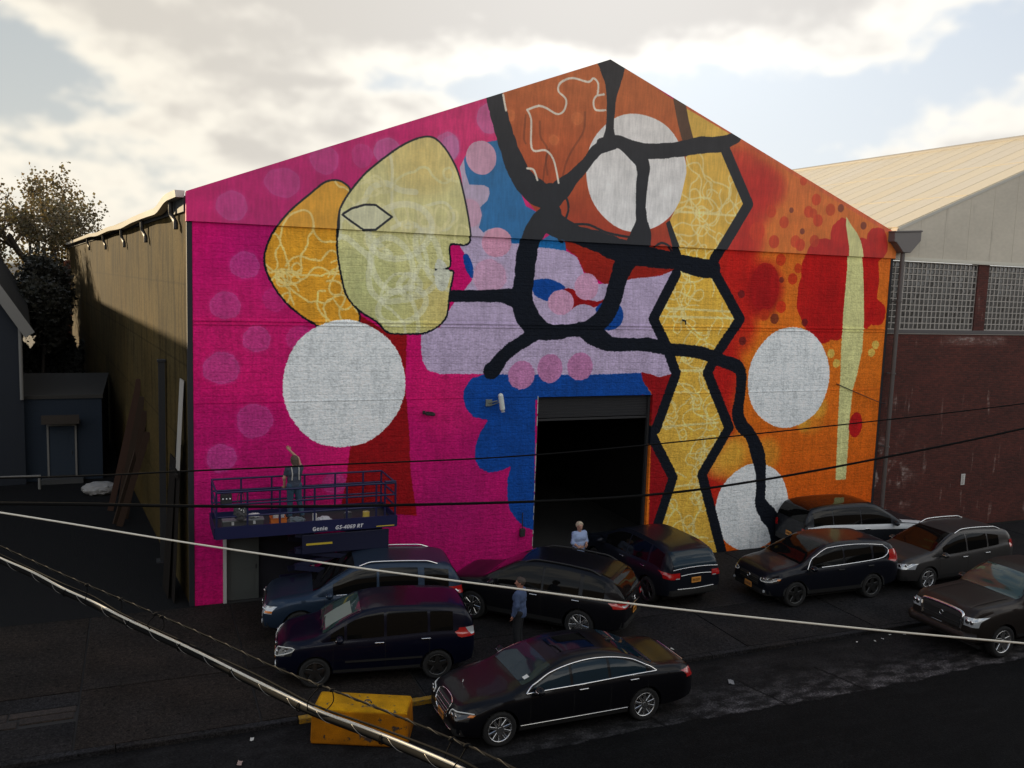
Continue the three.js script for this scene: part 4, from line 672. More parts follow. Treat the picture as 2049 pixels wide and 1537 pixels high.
  const plate = (d, y, m, z0 = 0) => { const x = B.endX(y, z0, d), p = part('number_plate', rbox(.014, .15, .31, .004).translate(x + d * .022, y, z0), m, t); const ink = []; srand(Math.round(x * 97 + y * 31)); for (let i = 0; i < 7; i++) ink.push(box(x + d * .0292, x + d * .0312, y - .035, y + .035, z0 - .12 + i * .036, z0 - .12 + i * .036 + .012 + .008 * rnd())); part('plate_characters', ink, M.plateInk, p); };
  if (o.plateF) plate(1, ...o.plateF); if (o.plateR) plate(-1, ...o.plateR);
  if (o.rearBar) part('tailgate_strip', endTube(B, -1, o.rearBar, .013, .012), M.chrome, t);
  if (o.rearBar2) part('tailgate_strip', endTube(B, -1, o.rearBar2, .013, .012), M.chrome, t);
  part('underside', box(-B.h + .5, B.h - .5, .17, .26, -o.W * .36, o.W * .36), M.plastic, t);
  if (o.more) o.more(t, B, xf, xr);
  return t;
}
const SIDE = Math.PI;                 // heading -x
// 1 black saloon at the kerb
vehicle('saloon_car', 'long black saloon with chrome window surround parked at the kerb beside the yellow block', 'car', [6.72, -.1, 8.05], SIDE, {
  L: 5.24, W: 1.90, front: .86, wb: 3.165, wheelR: .345, style: 'ten', paint: paint([.006, .006, .008], .3, .1), lean: .46, sill: .30, nose: .6, tail: .45, noseSquare: .2, tailSquare: .16,
  top: [[-2.62, .86], [-2.5, 1.0], [-2.2, 1.06], [-1.75, 1.10], [-1.1, 1.36], [-.4, 1.485], [.15, 1.47], [.65, 1.34], [1.25, 1.08], [1.5, 1.0], [2.1, .90], [2.45, .80], [2.62, .66]],
  belt: [[-2.62, .80], [-2.2, .96], [-1.4, .985], [0, .955], [1.1, .93], [1.8, .86], [2.62, .60]], bot: [[-2.62, .30], [-1.9, .22], [1.9, .18], [2.62, .24]],
  panes: [[-1.42, -.62], [-.56, .22], [.28, 1.05]], glassMat: M.glassBlue, winTop: (x) => 1.40 - .16 * Math.max(0, (x + .1)) ** 2 - .25 * Math.max(0, -x - .55) ** 2 * 1.1,
  trim: (B) => { const up = [], lo = (x) => B.belt(x) + .03; for (let i = 0; i <= 24; i++) { const x = lerp(1.22, -1.66, i / 24), k = Math.sin(Math.PI * i / 24) ** .62; up.push([x, lo(x) + .005 + (.40) * k * (1 - .05 * i / 24)]); } for (const p of up) p[1] = Math.min(p[1], B.top(p[0]) - .07); const dn = []; for (let i = 0; i <= 10; i++) { const x = lerp(-1.66, 1.22, i / 10); dn.push([x, lo(x)]); } return [up, dn]; }, trimR: .019,
  handles: [[.02, .90], [-1.12, .93]], seams: [1.15, .02 + .2, -.6, -1.45], mirror: [1.0, .95], sillChrome: true, screen: [1.26, .62], rearTop: [-1.68, -1.0], sunroof: [-.5, .35],
  grille: [.36, .44, .74, 4, [[-.36, .74], [-.2, .78], [0, .79], [.2, .78], [.36, .74], [.33, .56], [.25, .44], [0, .42], [-.25, .44], [-.33, .56], [-.36, .74]]], rimR: .018, barMat: M.chrome,
  head: [.48, .87, (z) => .56 + .02 * Math.abs(z), (z) => .68 + .03 * (Math.abs(z) - .48)], headMat: M.lampDark, headEye: [[.58, .63, .045], [.70, .64, .04]], headLine: [[.48, .60], [.50, .69], [.66, .71], [.80, .72], [.88, .71]], headAmber: [.84, .89, .66, .70],
  tailLamp: [.48, .90, .78, .95], tailWhite: [.5, .6, .84, .88], plateR: [.72, M.plateY], plateF: [.40, M.plateY, -.0], rearBar: [[-.5, .98], [0, 1.0], [.5, .98]],
  more: (t, B) => { part('bonnet_mascot', [rod([2.2, B.topAt(2.2, 0), 0], [2.2, B.topAt(2.2, 0) + .07, 0], .006), new THREE.TorusGeometry(.032, .005, 5, 16).rotateY(Math.PI / 2).translate(2.2, B.topAt(2.2, 0) + .1, 0)], M.chrome, t); part('lower_bumper_strip', endTube(B, 1, [[-.8, .33], [-.5, .30], [0, .29], [.5, .30], [.8, .33]], .012), M.chrome, t); part('rear_bumper_strip', endTube(B, -1, [[-.86, .40], [-.5, .37], [0, .36], [.5, .37], [.86, .40]], .012), M.chrome, t); part('aerial', rbox(.14, .05, .04, .015).translate(-1.0, B.topAt(-1.0, 0) + .02, 0), M.plastic, t); part('windscreen_permit', topStrip(B, 1.16, 1.06, (x) => -.50, .011, 2, 2, (x) => -.62), M.paper, t); },
});
// 2 small navy car with round lamps
vehicle('compact_car', 'dark navy compact car with oval headlights parked behind the yellow block', 'car', [3.52, 0, 4.98], SIDE - .155, {
  L: 4.25, W: 1.79, front: .80, wb: 2.61, wheelR: .325, style: 'five', rim: M.rimDark, paint: paint([.003, .004, .013], .3, .15), lean: .26, sill: .32, nose: .7, tail: .35, noseSquare: .26, tailSquare: .14,
  top: [[-2.125, 1.0], [-2.07, 1.26], [-1.88, 1.50], [-1.3, 1.61], [-.3, 1.64], [.3, 1.58], [.85, 1.33], [1.22, 1.11], [1.6, 1.03], [1.92, .95], [2.125, .76]],
  belt: [[-2.125, .98], [-1.4, 1.04], [0, .99], [1.0, .96], [1.6, .92], [2.125, .66]], bot: [[-2.125, .34], [-1.5, .24], [1.5, .22], [2.125, .27]],
  panes: [[-1.62, -1.12], [-1.06, -.18], [-.12, .66], [.72, 1.0, 'quarter_window']], glassMat: M.glass, screenMat: M.glassGreen, handles: [[-.02, .92], [-1.02, .95]], seams: [.95, -.15, -1.1], mirror: [.82, .98], screen: [1.16, .36], rearEnd: [.60, 1.14, 1.44],
  grille: [.5, .34, .44, 1, null], head: [.47, .82, (z) => .665 + .25 * Math.max(0, Math.abs(z) - .62), (z) => .80 + .20 * (Math.abs(z) - .46)], headMat: M.lampDark, headEye: [[.57, .745, .06], [.72, .79, .035]],
  headLine: [[.46, .75], [.49, .68], [.58, .655], [.67, .69], [.78, .76], [.82, .82], [.80, .87], [.70, .865], [.58, .84], [.49, .81], [.46, .75]], fog: [.60, .48, .075], tailLamp: [.70, .885, .92, 1.12], tailWhite: [.72, .80, .96, 1.12], plateF: [.50, M.plateY], plateR: [.8, M.plateY], rearBar: [[-.3, .92], [0, .93], [.3, .92]],
  more: (t, B) => { part('moustache_strip', [endTube(B, 1, [[-.42, .70], [-.3, .66], [-.1, .655]], .013), endTube(B, 1, [[.42, .70], [.3, .66], [.1, .655]], .013)], M.chrome, t); part('sun_shade', topStrip(B, 1.10, .55, (x) => .18, .009, 8, 6, (x) => -.55), std([.22, .26, .22], .5), t); part('windscreen_wiper', [rod([1.2, B.topAt(1.2, -.5) + .02, -.5], [1.08, B.topAt(1.08, .05) + .02, .05], .008), rod([1.2, B.topAt(1.2, .1) + .02, .1], [1.08, B.topAt(1.08, .6) + .02, .6], .008)], M.plastic, t); part('side_rub_strip', [-1, 1].map((s) => sideStrip(B, s, -.95, .7, .52, .57, .012, 12, 2)), M.plastic, t); part('bonnet_badge', new THREE.CylinderGeometry(.04, .04, .01, 16).rotateZ(Math.PI / 2).translate(B.endX(.70, 0, 1) + .012, .70, 0), M.chrome, t); },
});
// 3 blue grey SUV behind it
vehicle('blue_suv', 'steel blue SUV with silver roof rails parked between the compact car and the lift', 'car', [3.84, 0, 2.45], SIDE - .15, {
  L: 4.80, W: 1.93, front: .86, wb: 2.915, wheelR: .37, style: 'five', rim: M.rimDark, paint: paint([.022, .038, .066], .35, .4), lean: .30, sill: .40, nose: .6, tail: .4, noseSquare: .18, tailSquare: .13,
  top: [[-2.4, 1.05], [-2.32, 1.3], [-2.05, 1.66], [-1.4, 1.76], [-.4, 1.79], [.2, 1.74], [.7, 1.50], [1.25, 1.18], [1.7, 1.10], [2.2, 1.0], [2.4, .80]],
  belt: [[-2.4, 1.02], [-1.6, 1.12], [-.5, 1.09], [1.0, 1.05], [1.7, .99], [2.4, .74]], bot: [[-2.4, .40], [-1.6, .28], [1.6, .26], [2.4, .32]],
  panes: [[-2.02, -1.42], [-1.26, -.32], [-.26, .78]], winTop: (x) => 1.66 - .05 * (x + .6) ** 2, handles: [[-.1, .98], [-1.2, 1.02]], seams: [.98, -.29, -1.3], mirror: [.86, 1.06], screen: [1.24, .26], rearEnd: [.66, 1.2, 1.6], rails: [.15, -1.75],
  trim: (B) => [[[.7, B.belt(.7) + .03], [0, B.belt(0) + .03], [-.8, B.belt(-.8) + .03], [-1.4, B.belt(-1.4) + .035]]],
  grille: [.38, .58, .86, 2, [[-.38, .86], [0, .89], [.38, .86], [.34, .6], [0, .57], [-.34, .6], [-.38, .86]]], barMat: M.chrome, badge: .73, head: [.50, .88, (z) => .70 - .05 * Math.max(0, .7 - Math.abs(z)), (z) => .86 + .05 * (Math.abs(z) - .5)], headEye: [[.62, .78, .05], [.74, .79, .045]], headAmber: [.78, .88, .72, .77],
  tailLamp: [.62, .92, .98, 1.16], tailWhite: [.86, .93, 1.03, 1.09], plateR: [.78, M.plateY], plateF: [.46, M.plateW], fog: [.66, .48, .05],
});
// 4 black family SUV nosing towards the doorway
vehicle('black_suv', 'black seven seat SUV parked at an angle in front of the open doorway', 'car', [8.3, 0, 3.45], 2.35, {
  L: 4.95, W: 1.96, front: .93, wb: 2.90, wheelR: .375, style: 'split', paint: paint([.007, .007, .009], .3, .1), lean: .32, sill: .40, nose: .6, tail: .5, noseSquare: .2, tailSquare: .18,
  top: [[-2.475, .98], [-2.4, 1.2], [-2.1, 1.52], [-1.5, 1.70], [-.4, 1.75], [.3, 1.68], [.8, 1.45], [1.3, 1.17], [1.8, 1.08], [2.25, .98], [2.475, .78]],
  belt: [[-2.475, .95], [-1.9, 1.08], [-1.2, 1.08], [0, 1.06], [1.1, 1.02], [1.8, .96], [2.475, .7]], bot: [[-2.475, .38], [-1.7, .27], [1.7, .25], [2.475, .31]],
  panes: [[-1.95, -1.4], [-1.3, -.38], [-.32, .84]], handles: [[-.15, .96], [-1.25, .99]], seams: [1.05, -.35, -1.35], mirror: [.95, 1.04], screen: [1.28, .34], rearEnd: [.70, 1.13, 1.52], rearMat: M.glass, rails: [.2, -1.8], railMat: M.plastic,
  grille: [.42, .52, .80, 3, null], head: [.52, .88, .68, .80], tailLamp: [.48, .93, .92, 1.05], tailWhite: [.56, .80, .95, 1.0], plateR: [.70, M.plateY], plateF: [.45, M.plateY], rearBar: [[-.42, .84], [0, .86], [.42, .84]],
  more: (t, B) => { part('tailgate_badge', new THREE.TorusGeometry(.05, .012, 6, 16).rotateY(Math.PI / 2).translate(B.endX(.98, 0, -1) - .015, .98, 0), M.chrome, t); part('roof_spoiler', topStrip(B, -2.02, -1.78, (x) => .62, .018, 4, 8), paint([.007, .007, .009], .3, .1), t); },
});
// 5 dark crossover seen from behind at the yellow column
vehicle('crossover', 'dark crossover seen from behind with chrome tailgate strips in front of the yellow column', 'car', [12.42, 0, 1.88], Math.PI / 2 + .06, {
  L: 4.60, W: 1.92, front: .88, wb: 2.80, wheelR: .36, style: 'five', rim: M.rimDark, paint: paint([.010, .012, .018], .3, .15), lean: .32, sill: .40, nose: .6, tail: .4, noseSquare: .2, tailSquare: .14,
  top: [[-2.3, 1.0], [-2.22, 1.28], [-1.95, 1.58], [-1.3, 1.69], [-.3, 1.71], [.35, 1.63], [.85, 1.4], [1.3, 1.16], [1.8, 1.06], [2.15, .96], [2.3, .78]],
  belt: [[-2.3, .98], [-1.6, 1.1], [-.5, 1.06], [1.0, 1.02], [1.7, .95], [2.3, .7]], bot: [[-2.3, .40], [-1.6, .28], [1.6, .26], [2.3, .32]],
  panes: [[-1.9, -1.35], [-1.25, -.3], [-.24, .85]], handles: [[-.1, .96], [-1.15, .99]], seams: [1.0, -.27, -1.25], mirror: [.95, 1.03], screen: [1.27, .38], rearEnd: [.70, 1.19, 1.56], rearMat: M.glassBlue,
  grille: [.42, .52, .80, 3, null], head: [.52, .88, .68, .8], tailLamp: [.52, .92, .90, 1.06], tailWhite: [.54, .66, .90, .93], plateR: [.84, M.plateY], rearBar: [[-.74, 1.14], [-.4, 1.17], [0, 1.18], [.4, 1.17], [.74, 1.14]], rearBar2: [[-.5, .98], [-.2, 1.0], [0, 1.0], [.2, 1.0], [.5, .98]],
  more: (t, B) => { part('rear_bumper_strip', endTube(B, -1, [[-.6, .62], [0, .60], [.6, .62]], .016), M.rim, t); },
});
// 6 black SUV with chrome window loop
vehicle('black_crossover', 'glossy black crossover with a bright window surround parked in front of the white disc', 'car', [16.78, 0, 4.05], SIDE - .03, {
  L: 4.60, W: 1.86, front: .91, wb: 2.66, wheelR: .355, style: 'five', rim: M.rimDark, paint: paint([.008, .009, .014], .3, .15), lean: .30, sill: .40, nose: .6, tail: .4, noseSquare: .2, tailSquare: .14,
  top: [[-2.3, 1.0], [-2.22, 1.28], [-1.95, 1.54], [-1.3, 1.65], [-.3, 1.69], [.3, 1.62], [.8, 1.4], [1.25, 1.16], [1.75, 1.07], [2.12, .97], [2.3, .78]],
  belt: [[-2.3, .98], [-1.6, 1.10], [-.5, 1.05], [1.0, 1.0], [1.7, .94], [2.3, .7]], bot: [[-2.3, .40], [-1.6, .28], [1.6, .26], [2.3, .32]],
  panes: [[-1.72, -1.3], [-1.22, -.28], [-.22, .84]], winTop: (x) => 1.545 - .07 * (x + .5) ** 2, handles: [[-.1, .95], [-1.15, .98]], handleMat: M.plastic, seams: [1.0, -.25, -1.25], mirror: [.92, 1.0], screen: [1.22, .33], rearEnd: [.66, 1.16, 1.5],
  trim: (B) => { const p = []; for (let i = 0; i <= 18; i++) { const x = lerp(1.02, -1.66, i / 18); p.push([x, Math.min(1.575 - .06 * (x + .5) ** 2, B.top(x) - .085)]); } p[0][1] = B.belt(1.02) + .03; const q = [[-1.66, p[18][1]], [-1.84, 1.34], [-1.72, 1.2], [-1.45, B.belt(-1.45) + .035], [-.8, B.belt(-.8) + .03], [.0, B.belt(0) + .03], [.55, B.belt(.55) + .03]]; return [p, q]; }, trimR: .017,
  grille: [.42, .56, .80, 2, null], badge: .72, head: [.50, .88, (z) => .72 + .02 * (Math.abs(z) - .5), (z) => .83 + .06 * (Math.abs(z) - .5)], headMat: M.lampDark, headEye: [[.60, .78, .04], [.70, .79, .035], [.79, .80, .03]], headLine: [[.50, .79], [.52, .73], [.66, .725], [.78, .74], [.86, .79]], headAmber: [.85, .885, .79, .83],
  tailLamp: [.62, .88, 1.02, 1.36], plateF: [.48, M.plateY], plateR: [.78, M.plateY], fog: [.68, .46, .03],
  more: (t, B) => { for (const s of [-1, 1]) for (const d of [.91, .91 + 2.66]) part('wheel_arch_trim', new THREE.TorusGeometry(.41, .03, 6, 24, Math.PI).scale(1, 1, .5).translate(2.3 - d, .362, s * .905), M.plastic, t); },
});
// 7 two-tone SUV at the wall
vehicle('two_tone_suv', 'SUV with black roof and pale waistline along the right end of the mural wall', 'car', [20.75, 0, 1.22], -.10, {
  L: 4.80, W: 1.92, front: .84, wb: 2.85, wheelR: .37, style: 'split', paint: paint([.02, .022, .027], .35, .3), lean: .30, sill: .42, nose: .5, tail: .35, noseSquare: .16, tailSquare: .11,
  top: [[-2.4, 1.14], [-2.34, 1.42], [-2.1, 1.72], [-1.4, 1.82], [-.3, 1.85], [.3, 1.79], [.8, 1.54], [1.25, 1.27], [1.8, 1.20], [2.25, 1.12], [2.4, .9]],
  belt: [[-2.4, 1.12], [-1.6, 1.20], [0, 1.16], [1.0, 1.13], [1.8, 1.08], [2.4, .84]], bot: [[-2.4, .42], [-1.6, .30], [1.6, .28], [2.4, .34]],
  panes: [[-2.1, -1.4], [-1.36, -.34], [-.30, .84]], handles: [[-.12, 1.06], [-1.2, 1.08]], seams: [1.0, -.3, -1.35], mirror: [.92, 1.13], screen: [1.23, .33], rearEnd: [.68, 1.28, 1.66],
  grille: [.44, .66, .86, 2, null], head: [.54, .90, .74, .88], headEye: [[.66, .81, .05]], tailLamp: [.66, .92, .88, 1.10], plateF: [.5, M.plateY], plateR: [.76, M.plateY],
  more: (t, B) => { part('black_roof', topStrip(B, -2.16, .38, (x) => B.section(x)[11][0] - .01, .007, 40, 16), M.glass, t); for (const s of [-1, 1]) part('waistline_band', sideStrip(B, s, -2.3, 2.12, (x) => B.belt(x) - .13, (x) => B.belt(x) + .025, .005, 40, 3), std([.62, .64, .65], .35), t); part('bonnet_edge', [-1, 1].map((s) => topStrip(B, 1.3, 2.2, (x) => s * .86, .006, 10, 3, (x) => s * .70)), std([.5, .51, .52], .35), t); },
});
// 8 grey crossover
vehicle('grey_crossover', 'grey crossover with roof rails parked in front of the dark brick wall', 'car', [21.55, 0, 4.1], SIDE + .02, {
  L: 4.65, W: 1.80, front: .93, wb: 2.69, wheelR: .345, style: 'five', paint: paint([.06, .057, .056], .35, .45), lean: .30, sill: .38, nose: .65, tail: .4, noseSquare: .22, tailSquare: .15,
  top: [[-2.325, 1.02], [-2.24, 1.26], [-1.95, 1.53], [-1.3, 1.63], [-.4, 1.66], [.25, 1.58], [.8, 1.34], [1.25, 1.12], [1.75, 1.03], [2.15, .92], [2.325, .74]],
  belt: [[-2.325, 1.0], [-1.9, 1.12], [-1.4, 1.08], [0, 1.0], [1.0, .96], [1.75, .9], [2.325, .66]], bot: [[-2.325, .38], [-1.6, .27], [1.6, .25], [2.325, .3]],
  panes: [[-1.55, -1.1], [-1.04, -.22], [-.16, .82]], winTop: (x) => 1.53 - .075 * (x + .25) ** 2, handles: [[-.04, .90], [-1.0, .94]], handleMat: M.rim, seams: [.98, -.19, -1.1], mirror: [.9, .97], screen: [1.22, .30], rearEnd: [.62, 1.16, 1.5], rails: [.2, -1.7], railMat: M.rim,
  grille: [.30, .60, .76, 1, [[-.30, .76], [0, .79], [.30, .76], [.22, .60], [0, .57], [-.22, .60], [-.30, .76]]], badge: .69, head: [.46, .86, (z) => .66 + .06 * (Math.abs(z) - .46), (z) => .80 + .12 * (Math.abs(z) - .46)], headEye: [[.60, .75, .05], [.72, .77, .045]],
  tailLamp: [.66, .88, 1.02, 1.24], plateF: [.44, M.plateW], plateR: [.76, M.plateW],
});
// 9 pickup at the right edge
vehicle('pickup_truck', 'brown grey pickup truck with a chrome grille at the kerb on the right edge', 'pickup truck', [20.1, -.1, 8.1], SIDE, {
  L: 5.80, W: 2.02, front: 1.0, wb: 3.70, wheelR: .40, tyreW: .27, style: 'five', paint: paint([.032, .026, .023], .4, .4), lean: .30, sill: .50, nose: .3, tail: .25, noseSquare: .08, tailSquare: .05,
  top: [[-2.9, 1.32], [-1.1, 1.34], [-1.0, 1.36], [-.86, 1.80], [-.5, 1.90], [.3, 1.92], [.6, 1.84], [1.05, 1.58], [1.35, 1.36], [1.9, 1.32], [2.65, 1.25], [2.9, 1.10]],
  belt: [[-2.9, 1.26], [-1.0, 1.26], [0, 1.22], [1.1, 1.22], [1.9, 1.19], [2.9, 1.0]], bot: [[-2.9, .52], [-1.6, .42], [1.6, .38], [2.9, .42]],
  panes: [[-.80, -.02], [.04, .98]], handles: [[.0, 1.08]], seams: [1.05, 0, -.85], mirror: [.98, 1.26], screen: [1.34, .62], screenMat: M.glassGreen, rearTop: [-.98, -.88],
  grille: [.56, .74, 1.10, 2, [[-.57, .74], [-.60, .94], [-.56, 1.11], [0, 1.14], [.56, 1.11], [.60, .94], [.57, .74]]], rimR: .045, badge: .93, head: [.65, .97, (z) => .84 + .04 * (Math.abs(z) - .6), (z) => 1.06 + .04 * (Math.abs(z) - .6)], headEye: [[.75, .96, .065], [.86, .96, .055]],
  tailLamp: [.86, .99, .9, 1.22], plateF: [.62, M.plateW, .12], fog: [.74, .54, .06],
  more: (t, B) => { part('front_bumper', (() => { const p = []; for (let i = 0; i <= 12; i++) { const z = lerp(-.97, .97, i / 12); p.push([B.endX(.62, z * .99, 1) + .05, .58, z]); } const g = tube(p, .12, 40, 8); g.scale(1, 1, 1); return g; })(), paint([.032, .026, .023], .4, .4), t); part('bonnet_crease', [-1, 1].map((s) => topStrip(B, 1.45, 2.7, (x) => s * (.62 + .04), .012, 12, 2, (x) => s * .60)), paint([.06, .05, .045], .35, .5), t); part('bed_opening', box(-2.75, -1.15, 1.30, 1.355, -.8, .8), M.plastic, t); for (const s of [-1, 1]) part('fog_recess', new THREE.TorusGeometry(.085, .014, 6, 18).rotateY(Math.PI / 2).translate(B.endX(.56, .74, 1) + .07, .56, s * .74), M.chrome, t); },
});

// ---------------------------------------------------------------- unseen row behind the viewpoint, added to darken car windows and street
structure('unseen_building_row', [box(-70, 90, 0, 9.6, 26.5, 36), box(-70, 90, 9.602, 10, 26.35, 36)], std([.04, .033, .03], .9));

// ---------------------------------------------------------------- left of the hall
{
  const mDark = phys([.028, .032, .04], .95, { specularIntensity: .2, bumpMap: gritRepeat(1), bumpScale: .01 }), mPale = std([.17, .165, .155], .8), mRoofL = phys([.045, .043, .04], .95, { specularIntensity: .2 });
  const b = thing('gabled_shed', 'dark steep gabled building at the left edge with a pale verge board and corner pipe', 'building', [-5.46, 0, -15.6], .105);
  const s = new THREE.Shape(); s.moveTo(0, 0); s.lineTo(0, 6.5); s.lineTo(-3.9, 12.8); s.lineTo(-7.8, 6.5); s.lineTo(-7.8, 0); s.closePath();
  part('wall', new THREE.ExtrudeGeometry(s, { depth: 46, bevelEnabled: false }).translate(0, 0, -46), mDark, b);
  const sl = 6.3 / 3.9, ang = Math.atan(sl), L = Math.hypot(4.2, 4.2 * sl), mShed = phys([.012, .0115, .011], .95, { specularIntensity: .15 });
  for (const q of [1, -1]) {
    part('roof', new THREE.BoxGeometry(L, .14, 46.4).rotateZ(-ang * q).translate(-3.9 + 2.05 * q, 12.8 - 2.05 * sl + .12, -23), mShed, b);
    part('verge_board', new THREE.BoxGeometry(L + .1, .40, .06).rotateZ(-ang * q).translate(-3.9 + 2.05 * q, 12.8 - 2.05 * sl - .10, .34), mPale, b);
  }
  part('added_sun_block', box(-30, -7.81, 0, 10.2, -40, -.1), mDark, b);  // unseen block, added to keep the low sun off the left foreground
  part('corner_pipe', [rod([-.06, 3.4, .12], [-.06, 6.3, .12], .07, 10)], mPale, b);

  const k = thing('low_workshop', 'low dark block with a door and small canopy at the back of the yard', 'building');
  part('wall', [box(-9.5, -2.7, 0, 3.35, -24, -16)], phys([.024, .032, .045], .95, { specularIntensity: .2, bumpMap: gritRepeat(1), bumpScale: .01 }), k);
  part('parapet', box(-9.55, -2.65, 3.352, 3.5, -24.1, -15.93), mRoofL, k);
  const d = part('door', [rbox(.92, 2.02, .06, .01).translate(-4.18, 1.22, -15.97), box(-4.45, -3.95, 1.5, 2.0, -15.938, -15.93)], phys([.03, .04, .055], .8, { specularIntensity: .2 }), k); part('handle', rbox(.03, .14, .05, .01).translate(-3.82, 1.15, -15.92), mDarkTrim, d);
  part('door_frame', [box(-4.72, -4.65, 0, 2.32, -16, -15.9), box(-3.71, -3.64, 0, 2.32, -16, -15.9), box(-4.648, -3.712, 2.25, 2.32, -16, -15.9)], mPale, k);
  part('canopy', [box(-4.85, -3.5, 2.42, 2.5, -16, -15.3), box(-4.85, -3.5, 2.5, 2.78, -15.36, -15.3)], std([.03, .022, .016], .8), k);
  part('step', box(-4.9, -3.4, .0, .18, -15.98, -15.3), std(.05, .9), k);
  const r = thing('low_rail', 'low pale pipe barrier at the left edge of the yard', 'barrier', [-5.6, 0, -14.6]);
  part('rail', rod([-1.6, .55, 0], [.75, .52, 0], .05, 8), mPale, r); for (const x of [-1.5, .7]) part('post', rod([x, 0, 0], [x, .56, 0], .05, 8), mPale, r);
  const pl = thing('steel_post', 'tall dark steel post standing in the yard close to the hall wall', 'post', [-.66, 0, -4.1]);
  part('post', box(-.09, .09, .03, 6.0, -.09, .09), mDarkTrim, pl); part('base_plate', box(-.2, .2, -.01, .03, -.2, .2), mDarkTrim, pl); part('cap', rbox(.24, .08, .24, .02).translate(0, 6.02, 0), mDarkTrim, pl);
  // corrugated sheets leaning on the wall near its front corner
  const c = thing('corrugated_sheet', 'pale corrugated sheet leaning on rusty sheets against the hall beside its front corner', 'sheet');
  const corr = (s0, s1, y0, y1, lean, skew) => grid(60, 6, (u, v) => { const y = lerp(y0, y1, v), q = onLeft(lerp(s0, s1, u) + skew * v, y, .05 + lean * (1 - (y / 6)) + .02 * Math.sin(u * 60)); return q; });
  const m2 = std([.42, .40, .37], .5, { metalness: .3, side: THREE.DoubleSide }), m3 = phys([.02, .017, .015], .95, { specularIntensity: .2, side: THREE.DoubleSide });
  part('rusty_sheet', corr(.1, 1.0, 0, 4.2, .30, 0), m3, c); part('rusty_sheet', corr(.5, 1.5, 0, 3.7, .40, .1), m3, c); part('pale_sheet', corr(.05, .62, 3.5, 5.85, .36, .12), m2, c); part('cross_batten', bar(onLeft(.0, 3.4, .26), onLeft(1.3, 3.4, .26), .05, .1), m3, c);
  srand(6);
  for (let i = 0; i < 6; i++) { const s0 = 8.2 + i * .42 + rr(-.1, .1), hgt = rr(3.2, 4.8); top('timber_plank', bar(onLeft(s0, 0, rr(.7, 1.1)), onLeft(s0 + rr(-.4, .6), hgt, .05), .05, .2), phys([.045 + .015 * rnd(), .033, .024], .95, { specularIntensity: .2 }), ['pale plank nearest the steel post, leaning on the hall wall', 'second plank back from the steel post on the hall wall', 'third leaning plank from the steel post, on the hall wall', 'fourth leaning plank back along the hall wall', 'last but one plank leaning on the hall wall, towards the bundle', 'rearmost leaning plank on the hall wall, next to the pale bundle'][i], 'plank', 'planks leaning on the hall wall'); }
  // bundle in pale sheeting
  const g = new THREE.IcosahedronGeometry(1, 5); { const p = g.attributes.position; for (let i = 0; i < p.count; i++) { const v = new THREE.Vector3().fromBufferAttribute(p, i), q = 1 + .16 * fbm3(v.x * 2.2, v.y * 2.2, v.z * 2.2, 4) + .05 * Math.abs(n3(v.x * 7, v.y * 7, v.z * 7)); v.multiplyScalar(q); p.setXYZ(i, v.x * .62, Math.max(-.2, v.y * .26), v.z * .45); } g.computeVertexNormals(); }
  top('wrapped_bundle', g.translate(-2.75, .2, -13.3), std([.30, .29, .28], .8), 'crumpled pale bundle lying on the dark yard before the low block', 'bundle');
}
